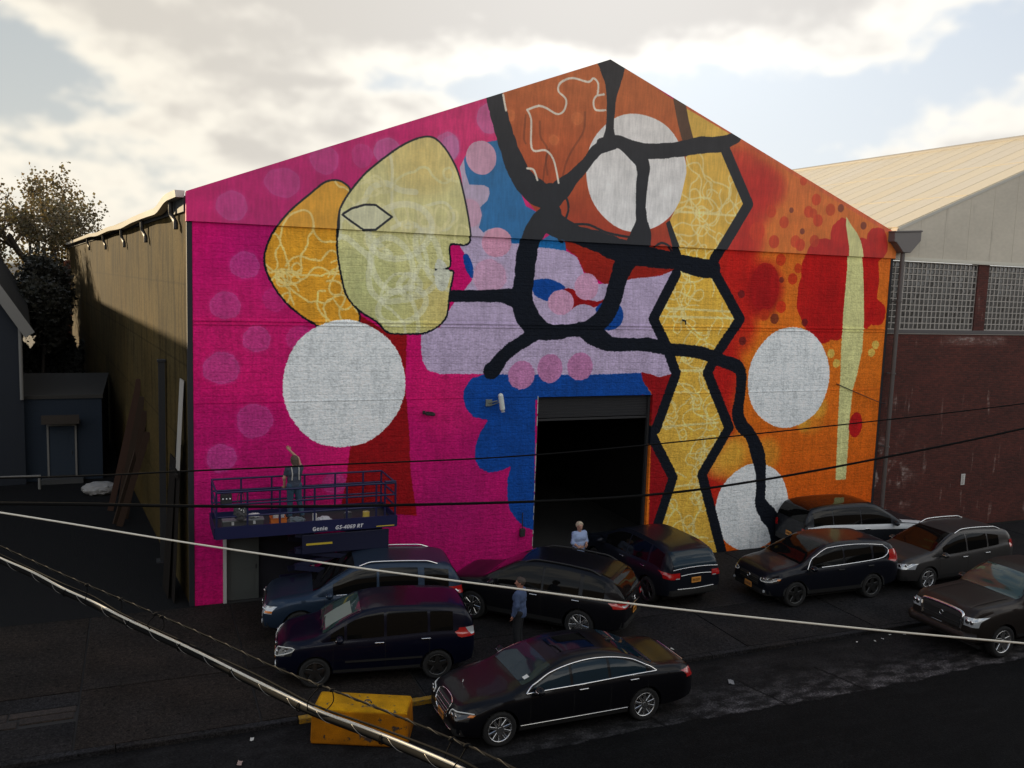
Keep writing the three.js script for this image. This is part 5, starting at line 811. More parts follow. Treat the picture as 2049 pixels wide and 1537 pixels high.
// ---------------------------------------------------------------- trees
function tree(name, label, x, z, H, spread, trunkR, nLeaf, leaf, crownLow, mats, sd, group) {
  srand(sd); const t = thing(name, label, 'tree', [x, 0, z], 0, group), limbs = [], tips = [];
  const grow = (a, dir, len, r, lvl) => {
    const steps = 4, pts = [a.clone()]; let p = a.clone(), d = dir.clone();
    for (let i = 0; i < steps; i++) { d.add(new THREE.Vector3(rr(-.2, .2), rr(-.05, .2), rr(-.2, .2))).normalize(); p = p.clone().addScaledVector(d, len / steps); pts.push(p); if (lvl > 1) tips.push(p.clone()); }
    limbs.push(new THREE.TubeGeometry(new THREE.CatmullRomCurve3(pts), 8, r, lvl ? 5 : 9));
    if (lvl < 4) { const n = lvl === 0 ? 6 : 4; for (let i = 0; i < n; i++) { const k = lvl === 0 ? rr(.45, 1) : rr(.35, 1), b = pts[Math.max(1, Math.round(k * steps))], az = rr(0, 6.3), up = lvl === 0 ? rr(.5, 1.1) : rr(.1, .8); grow(b, new THREE.Vector3(Math.cos(az), up, Math.sin(az)).normalize().lerp(d, .35).normalize(), len * rr(.55, .75), r * .55, lvl + 1); } }
  };
  grow(new THREE.Vector3(0, 0, 0), new THREE.Vector3(.05, 1, 0), H * .45, trunkR, 0);
  let maxY = 0, maxR = 0; for (const q of tips) { maxY = Math.max(maxY, q.y); maxR = Math.max(maxR, Math.hypot(q.x, q.z)); } const sy = H / maxY, sr = spread / maxR;
  part('trunk', limbs.slice(0, 90), std([.06, .048, .038], .9), t).scale.set(sr, sy, sr);
  const lg = new THREE.BufferGeometry(); lg.setAttribute('position', new THREE.Float32BufferAttribute([0, 0, 0, .5, .12, .42, 1, 0, 0, 0, 0, 0, 1, 0, 0, .5, .12, -.42], 3)); lg.computeVertexNormals(); lg.setAttribute('uv', new THREE.Float32BufferAttribute(new Float32Array(12), 2));
  const im = new THREE.InstancedMesh(lg, mats, nLeaf), D = new THREE.Object3D(), col = new THREE.Color();
  for (let i = 0; i < nLeaf; i++) {
    const q = tips[Math.floor(rnd() * tips.length)], cl = .55; D.position.set(q.x * sr + rr(-cl, cl), Math.max(crownLow, q.y * sy + rr(-cl, cl)), q.z * sr + rr(-cl, cl)); D.rotation.set(rr(0, 6.3), rr(0, 6.3), rr(0, 6.3)); D.scale.setScalar(leaf * rr(.45, 1.4)); D.updateMatrix(); im.setMatrixAt(i, D.matrix);
    const k = rr(.55, 1.15); col.setRGB(k * rr(.9, 1.2), k, k * rr(.7, 1)); im.setColorAt(i, col);
  }
  im.name = 'crown'; im.userData.kind = 'stuff'; im.castShadow = im.receiveShadow = true; t.add(im); return t;
}
const leafMat = (c, tr = .35) => new THREE.MeshPhysicalMaterial({ color: new THREE.Color().setRGB(...c), roughness: .8, transmission: tr, thickness: 0, side: THREE.DoubleSide });
tree('leafy_tree', 'tall leafy tree with an airy backlit crown behind the buildings at the far left', -8.9, -67.5, 18.0, 8.6, .34, 12000, .27, 6, leafMat([.15, .118, .05], .5), 21);
tree('dark_tree', 'dense dark tree filling the gap between the gabled building and the hall wall', -7.3, -46.5, 9.3, 2.3, .2, 16000, .28, .3, leafMat([.022, .022, .012]), 8);
tree('dark_tree', 'broad dark tree rising behind the low block, left of the hall', -7.0, -39, 7.6, 1.7, .18, 14000, .26, .2, leafMat([.028, .027, .014]), 57);
tree('edge_tree', 'leafy tree partly cut by the left edge of the picture, behind the gabled building', -15.6, -64, 16.6, 5.6, .3, 9000, .27, 5, leafMat([.125, .10, .042], .5), 33);
{
  srand(71); const lg = new THREE.BufferGeometry(); lg.setAttribute('position', new THREE.Float32BufferAttribute([-.5, 0, 0, .5, 0, 0, 0, .8, .1], 3)); lg.computeVertexNormals();
  const im = new THREE.InstancedMesh(lg, leafMat([.02, .02, .012]), 16000), D = new THREE.Object3D();
  for (let i = 0; i < 16000; i++) { const x = rr(-8.6, -4.7), h = 3.6 + 1.2 * fbm2(x * .8, 3, 3); D.position.set(x, h * Math.sqrt(rnd()), -41 + rr(-.9, .9)); D.rotation.set(rr(0, 6), rr(0, 6), rr(0, 6)); D.scale.setScalar(rr(.16, .34)); D.updateMatrix(); im.setMatrixAt(i, D.matrix); }
  im.name = 'shrubbery'; im.castShadow = im.receiveShadow = true; scene.add(im); tag(im, 'dark shrubbery added to darken the gap behind the low block', 'shrubbery'); im.userData.kind = 'stuff';  // added filler that darkens the gap and hides sunlit ground beyond
}
{
  srand(50); const v = thing('wall_creeper', 'reddish creeper climbing the far end of the hall side wall', 'creeper'), st = [];
  for (let i = 0; i < 5; i++) { const p = []; let s = 64 + rr(-1.2, .8); for (let k = 0; k < 7; k++) { p.push(onLeft(s, k * rr(1.1, 1.4), .06)); s += rr(-.4, .4); } st.push(tube(p, .03, 24, 5)); }
  part('stem', st, std([.07, .05, .04], .9), v);
  const lg = new THREE.BufferGeometry(); lg.setAttribute('position', new THREE.Float32BufferAttribute([-.5, 0, 0, .5, 0, 0, 0, .8, .1], 3)); lg.computeVertexNormals(); const im = new THREE.InstancedMesh(lg, leafMat([.20, .085, .06]), 1500), D = new THREE.Object3D();
  for (let i = 0; i < 1500; i++) { const q = onLeft(64 + rr(-2.5, 2.5), rr(2.5, 9), rr(.05, .35)); D.position.set(...q); D.rotation.set(rr(-1, 1), rr(0, 6), rr(-1, 1)); D.scale.setScalar(rr(.14, .3)); D.updateMatrix(); im.setMatrixAt(i, D.matrix); } im.name = 'leaves'; im.userData.kind = 'stuff'; im.castShadow = true; v.add(im);
}

// ---------------------------------------------------------------- the scissor lift
const DECK = 2.44;
{
  const t = thing('scissor_lift', 'raised blue scissor lift with guard rails standing before the magenta wall', 'lift');
  const mB = std([.005, .008, .055], .5), mB2 = std([.004, .006, .03], .5), mG = std([.02, .02, .024], .7), mY = std([.55, .40, .03], .6), mTxt = std([.75, .75, .78], .6);
  const X0 = .36, X1 = 4.78, Z0 = .55, Z1 = 2.05;
  part('deck', [box(X0, X1, DECK - .09, DECK, Z0, Z1)], mG, t);
  const toe = part('toe_board', [box(X0, X1, 2.33, 2.63, Z1, Z1 + .03)], mB, t); part('toe_board', box(X0, X1, 2.36, 2.60, Z0 - .03, Z0), mB, t); part('toe_board', box(X0 - .03, X0, 2.34, 2.60, Z0, Z1), mB, t); part('toe_board', box(X1, X1 + .03, 2.34, 2.60, Z0, Z1), mB, t);
  // lettering on the side of the platform
  const cv = document.createElement('canvas'); cv.width = 1024; cv.height = 128; const c2 = cv.getContext('2d'); c2.fillStyle = '#000'; c2.fillRect(0, 0, 1024, 128); c2.fillStyle = '#fff'; c2.textBaseline = 'middle'; c2.font = 'bold 92px sans-serif'; c2.fillText('Genie', 20, 66); c2.font = 'italic bold 92px sans-serif'; c2.fillText('GS-4069 RT', 400, 66);
  const tx = new THREE.CanvasTexture(cv); const mL = new THREE.MeshStandardMaterial({ color: 0xd8d8de, roughness: .6, alphaMap: tx, transparent: true, alphaTest: .5 });
  const lt = new THREE.PlaneGeometry(1.5, .1875); lt.rotateZ(.0).translate(3.36, 2.425, Z1 + .034); part('lettering', lt, mL, toe);
  part('warning_strip', box(4.25, 4.72, 2.36, 2.385, Z1 + .031, Z1 + .034), mY, toe);
  const railAt = (pts, h) => { const g = []; for (let i = 0; i < pts.length - 1; i++) g.push(rod([pts[i][0], h, pts[i][1]], [pts[i + 1][0], h, pts[i + 1][1]], .026, 8)); return g; };
  for (const [z, zz] of [[Z1 - .02, 1], [Z0 + .02, 0]]) for (const h of [3.46, 3.16, 2.86]) part('guard_rail', railAt([[X0 + .03, z], [X1 - .03, z]], h), mB, t);
  for (const x of [X0 + .03, X1 - .03]) for (const h of [3.46, 3.16, 2.86]) part('guard_rail', railAt([[x, Z0 + .02], [x, Z1 - .02]], h), mB, t);
  for (const z of [Z1 - .02, Z0 + .02]) for (const x of [X0 + .03, 1.1, 1.86, 2.7, 3.5, 4.25, X1 - .03]) part('rail_post', box(x - .022, x + .022, DECK, 3.46, z - .022, z + .022), mB, t);
  part('end_gate', [box(X1 - .32, X1 - .28, DECK, 3.52, Z1 - .06, Z1 + .0), rod([X1 - .3, 3.5, Z1 - .02], [X1 - .02, 3.5, Z1 - .02], .03, 8)], mB, t);
  const cb = part('control_box', rbox(.26, .34, .2, .03).translate(.62, 3.24, Z1 - .14), mG, t); part('button', [0, 1, 2].map((i) => new THREE.SphereGeometry(.02, 8, 6).translate(.54 + i * .08, 3.30, Z1 - .035)), mTxt, cb);
  // chassis, wheels and scissor stack under the deck
  part('chassis', [rbox(2.6, .42, 1.5, .04).translate(3.35, .62, 1.3), rbox(2.4, .3, .5, .03).translate(3.35, .95, 1.9)], mB2, t);
  for (const x of [2.45, 4.25]) for (const z of [.62, 1.98]) { const w = new THREE.Group(); w.name = 'wheel'; w.position.set(x, .37, z); t.add(w); part('tyre', new THREE.TorusGeometry(.25, .12, 10, 24), M.tyre, w); part('hub', new THREE.CylinderGeometry(.17, .17, .16, 16).rotateX(Math.PI / 2), mG, w); }
  for (const z of [.75, 1.85]) for (let k = 0; k < 3; k++) { const y0 = 1.02 + k * .42, y1 = y0 + .42; part('scissor_arm', bar([2.25, y0, z], [4.45, y1, z], .07, .12), mB2, t); part('scissor_arm', bar([4.45, y0, z + .08], [2.25, y1, z + .08], .07, .12), mB2, t); }
  part('side_panel', rbox(2.2, .5, .05, .02).translate(3.5, 2.02, 2.0), mB2, t); part('side_decal', box(2.5, 3.15, 2.0, 2.05, 2.028, 2.032), mY, t);
}
// things lying on the platform
{
  const mW = std([.62, .62, .60], .7), mO = std([.62, .16, .03], .5), mG = std([.05, .05, .055], .7), mT = std([.45, .46, .47], .6);
  const crumple = (x, y, z, sx, sy, sz, sd) => { const g = new THREE.IcosahedronGeometry(1, 4), p = g.attributes.position; for (let i = 0; i < p.count; i++) { const v = new THREE.Vector3().fromBufferAttribute(p, i); v.multiplyScalar(1 + .35 * fbm3(v.x * 2 + sd, v.y * 2, v.z * 2, 4)); p.setXYZ(i, v.x * sx, Math.max(-sy, v.y * sy), v.z * sz); } g.computeVertexNormals(); return g.translate(x, y + sy, z); };
  const tb = thing('tool_chest', 'low dark chest with a pale lid on the lift platform, at its left end', 'tool chest', [1.02, DECK, 1.72]); part('body', rbox(.95, .26, .4, .02).translate(0, .13, 0), mG, tb); part('lid', rbox(.97, .04, .42, .012).translate(0, .28, 0), std([.20, .21, .22], .6), tb); part('clasp', [rbox(.06, .08, .02, .006).translate(-.25, .22, .205), rbox(.06, .08, .02, .006).translate(.25, .22, .205)], mT, tb);
  top('white_rag', crumple(1.28, DECK + .30, 1.76, .16, .05, .12, 3), mW, 'crumpled white rag lying over the chest on the platform', 'rag');
  const ob = thing('orange_crate', 'orange crate with white cans on top on the lift platform', 'crate', [1.86, DECK, 1.74]); part('shell', [box(-.19, .19, 0, .02, -.14, .14), box(-.19, .19, .02, .26, .125, .14), box(-.19, .19, .02, .26, -.14, -.125), box(-.19, -.175, .02, .26, -.124, .124), box(.175, .19, .02, .26, -.124, .124)], mO, ob); part('rim', [box(-.2, .2, .25, .27, .13, .155), box(-.2, .2, .25, .27, -.155, -.13)], std([.5, .12, .02], .5), ob);
  const can = (x, z, r, h, m2, label, y = DECK) => { const o = thing('paint_can', label, 'paint can', [x, y, z]); part('tin', new THREE.LatheGeometry([[0, 0], [r, 0], [r, .01], [r * .97, .02], [r * .97, h - .02], [r, h - .01], [r, h], [r * .86, h], [r * .84, h - .012], [0, h - .012]].map(([a, b]) => new THREE.Vector2(a, b)), 20), m2, o); part('handle', new THREE.TorusGeometry(r * .98, .005, 5, 16, Math.PI).rotateX(.9).translate(0, h - .03, 0), mT, o); return o; };
  can(1.80, 1.74, .07, .17, mW, 'small white paint can in the orange crate, left one', DECK + .16); can(1.95, 1.73, .065, .16, mT, 'small grey paint can in the orange crate, right one', DECK + .16);
  can(2.74, 1.82, .055, .30, mW, 'tall slim white can upright beside the crumpled white bag'); can(4.05, 1.80, .09, .26, std([.6, .45, .08], .6), 'yellow paint can at the right part of the platform'); can(3.62, 1.6, .1, .22, mG, 'dark paint can left of the yellow one on the platform');
  top('white_bag', crumple(2.98, DECK, 1.76, .19, .10, .15, 11), std([.55, .55, .58], .7), 'crumpled white bag on the platform right of the slim can', 'bag'); top('paper_scrap', crumple(3.3, DECK, 1.82, .18, .05, .1, 17), mW, 'flat crumpled paper lying right of the white bag on the platform', 'paper');
  top('grey_bag', crumple(2.30, DECK, 1.7, .22, .11, .16, 23), std([.12, .15, .17], .8), 'grey bag of tools between the orange crate and the slim can', 'bag');
  const hb = thing('hanging_bag', 'dark bag with pale specks hanging on the left end of the lift rail', 'bag', [.95, 2.95, 1.98]); part('pouch', crumple(0, -.22, .02, .16, .22, .09, 31), mG, hb); part('strap', tube([[-.08, .18, .02], [-.06, .42, .02], [0, .51, .03], [.06, .42, .02], [.08, .18, .02]], .012, 20, 6), mG, hb); srand(2); part('bottle_cap', [0, 1, 2, 3, 4].map(() => new THREE.SphereGeometry(.018, 8, 6).translate(rr(-.1, .1), rr(0, .2), .10)), mW, hb);
}

// ---------------------------------------------------------------- people
function meshField(f, lo, hi, res) {
  const mc = new MarchingCubes(res, undefined, false, false, 120000); mc.isolation = 0; const half = res / 2, at = (i, k) => lerp(lo[k], hi[k], i / (res - 1));
  for (let k = 0; k < res; k++) for (let j = 0; j < res; j++) for (let i = 0; i < res; i++) mc.field[i + j * res + k * res * res] = -f(at(i, 0), at(j, 1), at(k, 2));
  mc.update(); const n = mc.count, P = new Float32Array(n * 3);
  for (let q = 0; q < n; q++) for (let k = 0; k < 3; k++) P[q * 3 + k] = at((mc.positionArray[q * 3 + k] + 1) * half, k);
  let g = new THREE.BufferGeometry(); g.setAttribute('position', new THREE.BufferAttribute(P, 3)); g = mergeVertices(g, 1e-5); g.computeVertexNormals(); return g;
}
const capsule = (b) => { const [ax, ay, az, bx, by, bz, ra, rb = ra] = b, dx = bx - ax, dy = by - ay, dz = bz - az, q = dx * dx + dy * dy + dz * dz || 1e-9; return (x, y, z) => { const t = clamp(((x - ax) * dx + (y - ay) * dy + (z - az) * dz) / q); return Math.hypot(x - ax - t * dx, y - ay - t * dy, z - az - t * dz) - lerp(ra, rb, t); }; };
const blend = (list, k) => { const f = list.map(capsule); return (x, y, z) => { let d = 9; for (const q of f) { const e = q(x, y, z), h = clamp(.5 + .5 * (d - e) / k); d = lerp(d, e, h) - k * h * (1 - h); } return d; }; };
function person(label, pos, turn, o) {
  const t = thing('person', label, 'person', pos, turn), s = o.scale ?? 1; t.scale.setScalar(s);
  const [LE, LW, LF, RE, RW, RF] = o.arms;           // elbows, wrists, fingertip directions (left is +x when facing +z)
  const mSkin = std(o.skin ?? [.36, .20, .14], .6), mTop = std(o.top, .85), mLegs = std(o.legs, .9), mHair = std(o.hair, .7), mShoe = std(o.shoe ?? [.03, .028, .027], .6);
  const SH = [[.185, 1.42, 0], [-.185, 1.42, 0]], HP = [[.09, .93, 0], [-.09, .93, 0]], KN = o.knees ?? [[.10, .50, .03], [-.10, .50, .03]], AN = o.ankles ?? [[.11, .09, -.02], [-.11, .09, -.02]];
  const torso = [[0, .96, 0, 0, 1.10, .005, .135, .125], [-.06, 1.12, 0, .06, 1.12, 0, .115], [-.08, 1.30, .005, .08, 1.30, .005, .125], [-.15, 1.40, -.01, .15, 1.40, -.01, .075], [-.07, .95, -.01, .07, .95, -.01, .12]];
  const neck = [0, 1.44, -.015, 0, 1.56, .01, .058, .054];
  const arm = (i, E, Wr, g = 0) => [[...SH[i], ...E, .055 + g, .043 + g], [...E, ...Wr, .042 + g, .030 + g * .8]];
  const leg = (i, g = 0) => [[...HP[i], ...KN[i], .095 + g, .060 + g], [...KN[i], ...AN[i], .058 + g, .042 + g]];
  const foot = (i, g = 0) => [[AN[i][0], AN[i][1] - .03, AN[i][2] - .02, AN[i][0], .04, AN[i][2] + .02, .045 + g, .04 + g], [AN[i][0], .042, AN[i][2], AN[i][0] * 1.1, .035, AN[i][2] + .17, .042 + g, .032 + g]];
  const bodyF = blend([...torso, neck, ...arm(0, LE, LW), ...arm(1, RE, RW), ...leg(0), ...leg(1), ...foot(0), ...foot(1), [0, 1.58, .0, 0, 1.66, .0, .075]], .035);
  const all = [...SH, ...KN, ...AN, LE, LW, RE, RW, [0, 1.78, 0], [0, 0, 0]], lo = [0, 1, 2].map((k) => Math.min(...all.map((p) => p[k])) - .24), hi = [0, 1, 2].map((k) => Math.max(...all.map((p) => p[k])) + .24);
  lo[1] = -.01;
  // head: skull, jaw, nose, brow, ears on a fine grid
  const hx = o.head ?? 0, ch = Math.cos(hx), sh = Math.sin(hx), head = blend([[0, 1.655, -.015, 0, 1.675, .0, .088, .086], [0, 1.60, .045, 0, 1.58, .05, .055, .042], [-.025, 1.645, .06, .025, 1.645, .06, .04], [.045, 1.66, .045, .03, 1.62, .055, .03, .025], [-.045, 1.66, .045, -.03, 1.62, .055, .03, .025], [0, 1.50, -.01, 0, 1.60, .0, .055, .058]], .022), nose = blend([[0, 1.655, .095, 0, 1.622, .118, .010, .015], [.012, 1.617, .104, -.012, 1.617, .104, .010], [-.03, 1.672, .09, .03, 1.672, .09, .011], [-.018, 1.588, .092, .018, 1.588, .092, .010], [.088, 1.66, -.005, .086, 1.62, .0, .016, .011], [-.088, 1.66, -.005, -.086, 1.62, .0, .016, .011]], .01);
  const rot = (f) => (x, y, z) => f(x * ch - z * sh, y, x * sh + z * ch);
  const hg = meshField(rot((x, y, z) => { const a = head(x, y, z), b = nose(x, y, z), h = clamp(.5 + .5 * (a - b) / .016); return lerp(a, b, h) - .016 * h * (1 - h); }), [-.15, 1.50, -.16], [.15, 1.80, .16], 64);
  // a hand: palm, four unequal bent fingers, thumb from the side
  const hand = (Wr, dir, side) => {
    const d = new THREE.Vector3(...dir).normalize(), u = new THREE.Vector3(o.palm ?? 0, 0, 1).cross(d).normalize(); if (u.lengthSq() < .1) u.set(1, 0, 0); const n = d.clone().cross(u).multiplyScalar(side), w = new THREE.Vector3(...Wr), P = (a, b, c) => w.clone().addScaledVector(d, a).addScaledVector(u, b).addScaledVector(n, c).toArray();
    const L = [[...P(-.02, 0, 0), ...P(.03, 0, 0), .028, .030], [...P(.03, -.022, 0), ...P(.075, -.026, 0), .019, .017], [...P(.03, .022, 0), ...P(.075, .026, 0), .019, .017], [...P(.03, 0, 0), ...P(.08, 0, 0), .02, .018]];
    [[-.031, .052], [-.011, .066], [.011, .070], [.031, .060]].forEach(([b, l]) => { const k = P(.085, b, 0), m = P(.085 + l * .5, b * 1.08, .008), e = P(.085 + l * .85, b * 1.08, .026); L.push([...P(.06, b * .9, 0), ...k, .0115, .0105], [...k, ...m, .0105, .009], [...m, ...e, .009, .0075]); });
    L.push([...P(.01, .028, .004), ...P(.045, .058, .014), .015, .012], [...P(.045, .058, .014), ...P(.072, .062, .024), .0115, .009]);
    const f = blend(L, .008), c = P(.06, 0, 0); return meshField(f, c.map((q) => q - .13), c.map((q) => q + .13), 60);
  };
  const body = part('body', [meshField(bodyF, lo, hi, 84), hg, hand(LW, LF, 1), hand(RW, RF, -1)].map((g) => g.toNonIndexed()), mSkin, t);
  const eye = (sx) => { const x = sx * .034, z = .089; return new THREE.SphereGeometry(.0115, 10, 8).translate(x * ch + z * sh, 1.652, -x * sh + z * ch); };
  part('eye', eye(1), std([.04, .035, .03], .3), body); part('eye', eye(-1), std([.04, .035, .03], .3), body);
  // clothes, each a shell over the body
  const sleeve = o.sleeve ?? 1, cut = (E, Wr) => [0, 1, 2].map((k) => lerp(E[k], Wr[k], sleeve));
  const arm2 = (i, E, Wr) => sleeve > 0 ? [[...SH[i], ...E, .072, .060], [...E, ...cut(E, Wr), .058, .048]] : [[...SH[i], ...[0, 1, 2].map((k) => lerp(SH[i][k], E[k], .55)), .074, .066]];
  const topF = blend([...torso.map((b) => [...b.slice(0, 6), b[6] + .02, (b[7] ?? b[6]) + .02]), ...(o.vest ? [] : [...arm2(0, LE, LW), ...arm2(1, RE, RW)]), ...(o.long ? [[0, .98, 0, 0, .84, 0, .165, .17]] : [])], .04), hem = o.long ? .84 : .93;
  const wr = (x, y, z) => .004 * n3(x * 16, y * 11, z * 16);
  part('shirt', meshField((x, y, z) => Math.max(topF(x, y, z) + wr(x, y, z), hem - y, (y - 1.505) + .3 * Math.max(0, .05 - Math.hypot(x, z) * .5)), lo, hi, 84), mTop, t);
  const legF = blend([...leg(0, .022), ...leg(1, .022), [-.07, .95, -.01, .07, .95, -.01, .142], [0, .98, 0, 0, 1.04, 0, .148, .14]], .03);
  part('trousers', meshField((x, y, z) => Math.max(legF(x, y, z) + wr(x, y, z), y - (o.bib ?? 1.05), .075 - y), lo, hi, 84), mLegs, t);
  for (const i of [0, 1]) part('shoe', meshField(((f) => (x, y, z) => Math.max(f(x, y, z), -y + .002))(blend(foot(i, .010), .02)), [AN[i][0] - .11, -.004, AN[i][2] - .12], [AN[i][0] + .13, .16, AN[i][2] + .28], 40), mShoe, t);
  const hr = blend(o.hairForm, .03); part('hair', meshField(rot((x, y, z) => Math.max(hr(x, y, z) + .006 * n3(x * 30, y * 30, z * 30), z - .075 + Math.max(0, 1.70 - y) * 1.3)), [-.19, 1.28, -.2], [.19, 1.82, .18], 56), mHair, t);
  if (o.extra) o.extra(t, { mTop, mLegs });
  return t;
}
const shortHair = [[0, 1.675, -.03, 0, 1.69, .005, .098, .096]], bob = [[0, 1.68, -.03, 0, 1.69, .005, .105, .1], [.07, 1.66, -.02, .08, 1.58, -.01, .04, .035], [-.07, 1.66, -.02, -.08, 1.58, -.01, .04, .035], [0, 1.64, -.07, 0, 1.56, -.07, .06, .045]], longHair = [[0, 1.68, -.03, 0, 1.69, .005, .104, .1], [0, 1.66, -.07, 0, 1.42, -.12, .085, .07], [-.06, 1.62, -.05, -.07, 1.46, -.08, .05, .04], [.06, 1.62, -.05, .07, 1.46, -.08, .05, .04]];
person('painter in blue dungarees on the lift platform, reaching one arm up to the wall', [2.36, DECK, 1.02], Math.PI + .1, { scale: .92, top: [.035, .045, .07], legs: [.03, .065, .11], hair: [.07, .045, .03], skin: [.42, .22, .16], sleeve: 0, bib: 1.05, hairForm: longHair, knees: [[.11, .5, .03], [-.14, .51, .02]], ankles: [[.12, .09, -.02], [-.22, .09, -.05]],
  arms: [[.27, 1.16, .03], [.24, .93, .12], [-.1, -1, .3], [-.14, 1.66, .17], [.06, 1.88, .27], [.6, 1, .3]],
  extra: (t, m) => { const st = std([.45, .43, .40], .8); part('shoulder_strap', [tube([[-.10, 1.12, -.145], [-.09, 1.28, -.155], [-.10, 1.42, -.12], [-.10, 1.49, -.03], [-.09, 1.42, .11], [-.08, 1.25, .15]], .016, 24, 5), tube([[.10, 1.12, -.145], [.09, 1.28, -.155], [.10, 1.42, -.12], [.10, 1.49, -.03], [.09, 1.42, .11], [.08, 1.25, .15]], .016, 24, 5)], st, t); part('dungaree_bib', rbox(.24, .22, .02, .01).translate(0, 1.18, .155), m.mLegs, t); } });
person('person in a long denim blue shirt and dark trousers standing behind the black saloon', [6.95, 0, 5.15], -2.3, { scale: 1.0, top: [.055, .085, .17], legs: [.012, .013, .016], hair: [.05, .035, .028], skin: [.36, .16, .11], sleeve: 1, long: true, hairForm: shortHair, head: .3,
  arms: [[.25, 1.15, -.02], [.26, .92, .06], [.05, -1, .25], [-.25, 1.15, -.02], [-.27, .91, .05], [-.05, -1, .25]] });
person('person with short pale hair and a light blue shirt standing in the open doorway', [10.62, 0, 1.0], .1, { scale: .97, top: [.30, .38, .58], legs: [.03, .03, .04], hair: [.50, .42, .30], skin: [.40, .22, .16], sleeve: .2, long: true, hairForm: bob, head: -.1,
  arms: [[.24, 1.16, .03], [.12, 1.10, .24], [-.9, .1, .5], [-.24, 1.16, .03], [-.14, 1.06, .24], [.9, .2, .5]] });

// ---------------------------------------------------------------- yellow block at the kerb
{
  const t = thing('concrete_block', 'chipped yellow painted concrete block lying in the gutter before the saloon', 'barrier', [2.62, -.1, 7.72], -.42);
  const g = new RoundedBoxGeometry(1.86, .70, .82, 10, .06), p = g.attributes.position;
  for (let i = 0; i < p.count; i++) { const x = p.getX(i), y = p.getY(i), z = p.getZ(i), up = sstep(.15, .35, y), k = 1 - .13 * up; const e = 1 + .03 * fbm3(x * 3, y * 3, z * 3, 4) + .012 * n3(x * 14, y * 14, z * 14); p.setXYZ(i, x * (1 - .045 * up) * e, y + .35 + .02 * fbm3(x * 2 + 7, y, z * 2, 3), z * k * e); }
  const m = texture(1024, 512, (u, v) => { const chip = sstep(.30, .42, tile(u, v, 7, 5, 4) + .15 * tile(u, v, 50, 2, 9)), q = .84 + .25 * tile(u, v, 4, 4, 2) + .14 * tile(u, v, 90, 2, 3), gs = .30 + .1 * tile(u, v, 60, 2, 6); return [lerp(.86 * q, gs, chip), lerp(.62 * q, gs, chip), lerp(.05 * q, gs, chip)]; });
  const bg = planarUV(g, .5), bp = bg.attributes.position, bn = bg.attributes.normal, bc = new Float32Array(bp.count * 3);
  for (let i = 0; i < bp.count; i++) {      // sides coloured darker than the top as shade, with rust stain; front arris worn grey
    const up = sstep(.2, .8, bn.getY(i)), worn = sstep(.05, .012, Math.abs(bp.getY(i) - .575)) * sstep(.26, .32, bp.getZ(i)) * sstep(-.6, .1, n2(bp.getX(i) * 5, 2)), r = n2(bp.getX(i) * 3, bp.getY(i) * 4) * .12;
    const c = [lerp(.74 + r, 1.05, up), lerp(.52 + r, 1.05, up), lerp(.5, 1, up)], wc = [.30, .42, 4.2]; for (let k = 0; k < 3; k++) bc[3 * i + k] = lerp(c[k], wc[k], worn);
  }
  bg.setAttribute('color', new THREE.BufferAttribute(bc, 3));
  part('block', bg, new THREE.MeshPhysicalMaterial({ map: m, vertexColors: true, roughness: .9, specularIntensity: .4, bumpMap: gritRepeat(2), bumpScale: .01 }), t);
  part('lifting_loop', new THREE.TorusGeometry(.07, .012, 6, 16, Math.PI).translate(.1, .69, .05), M.rimDark, t);
}
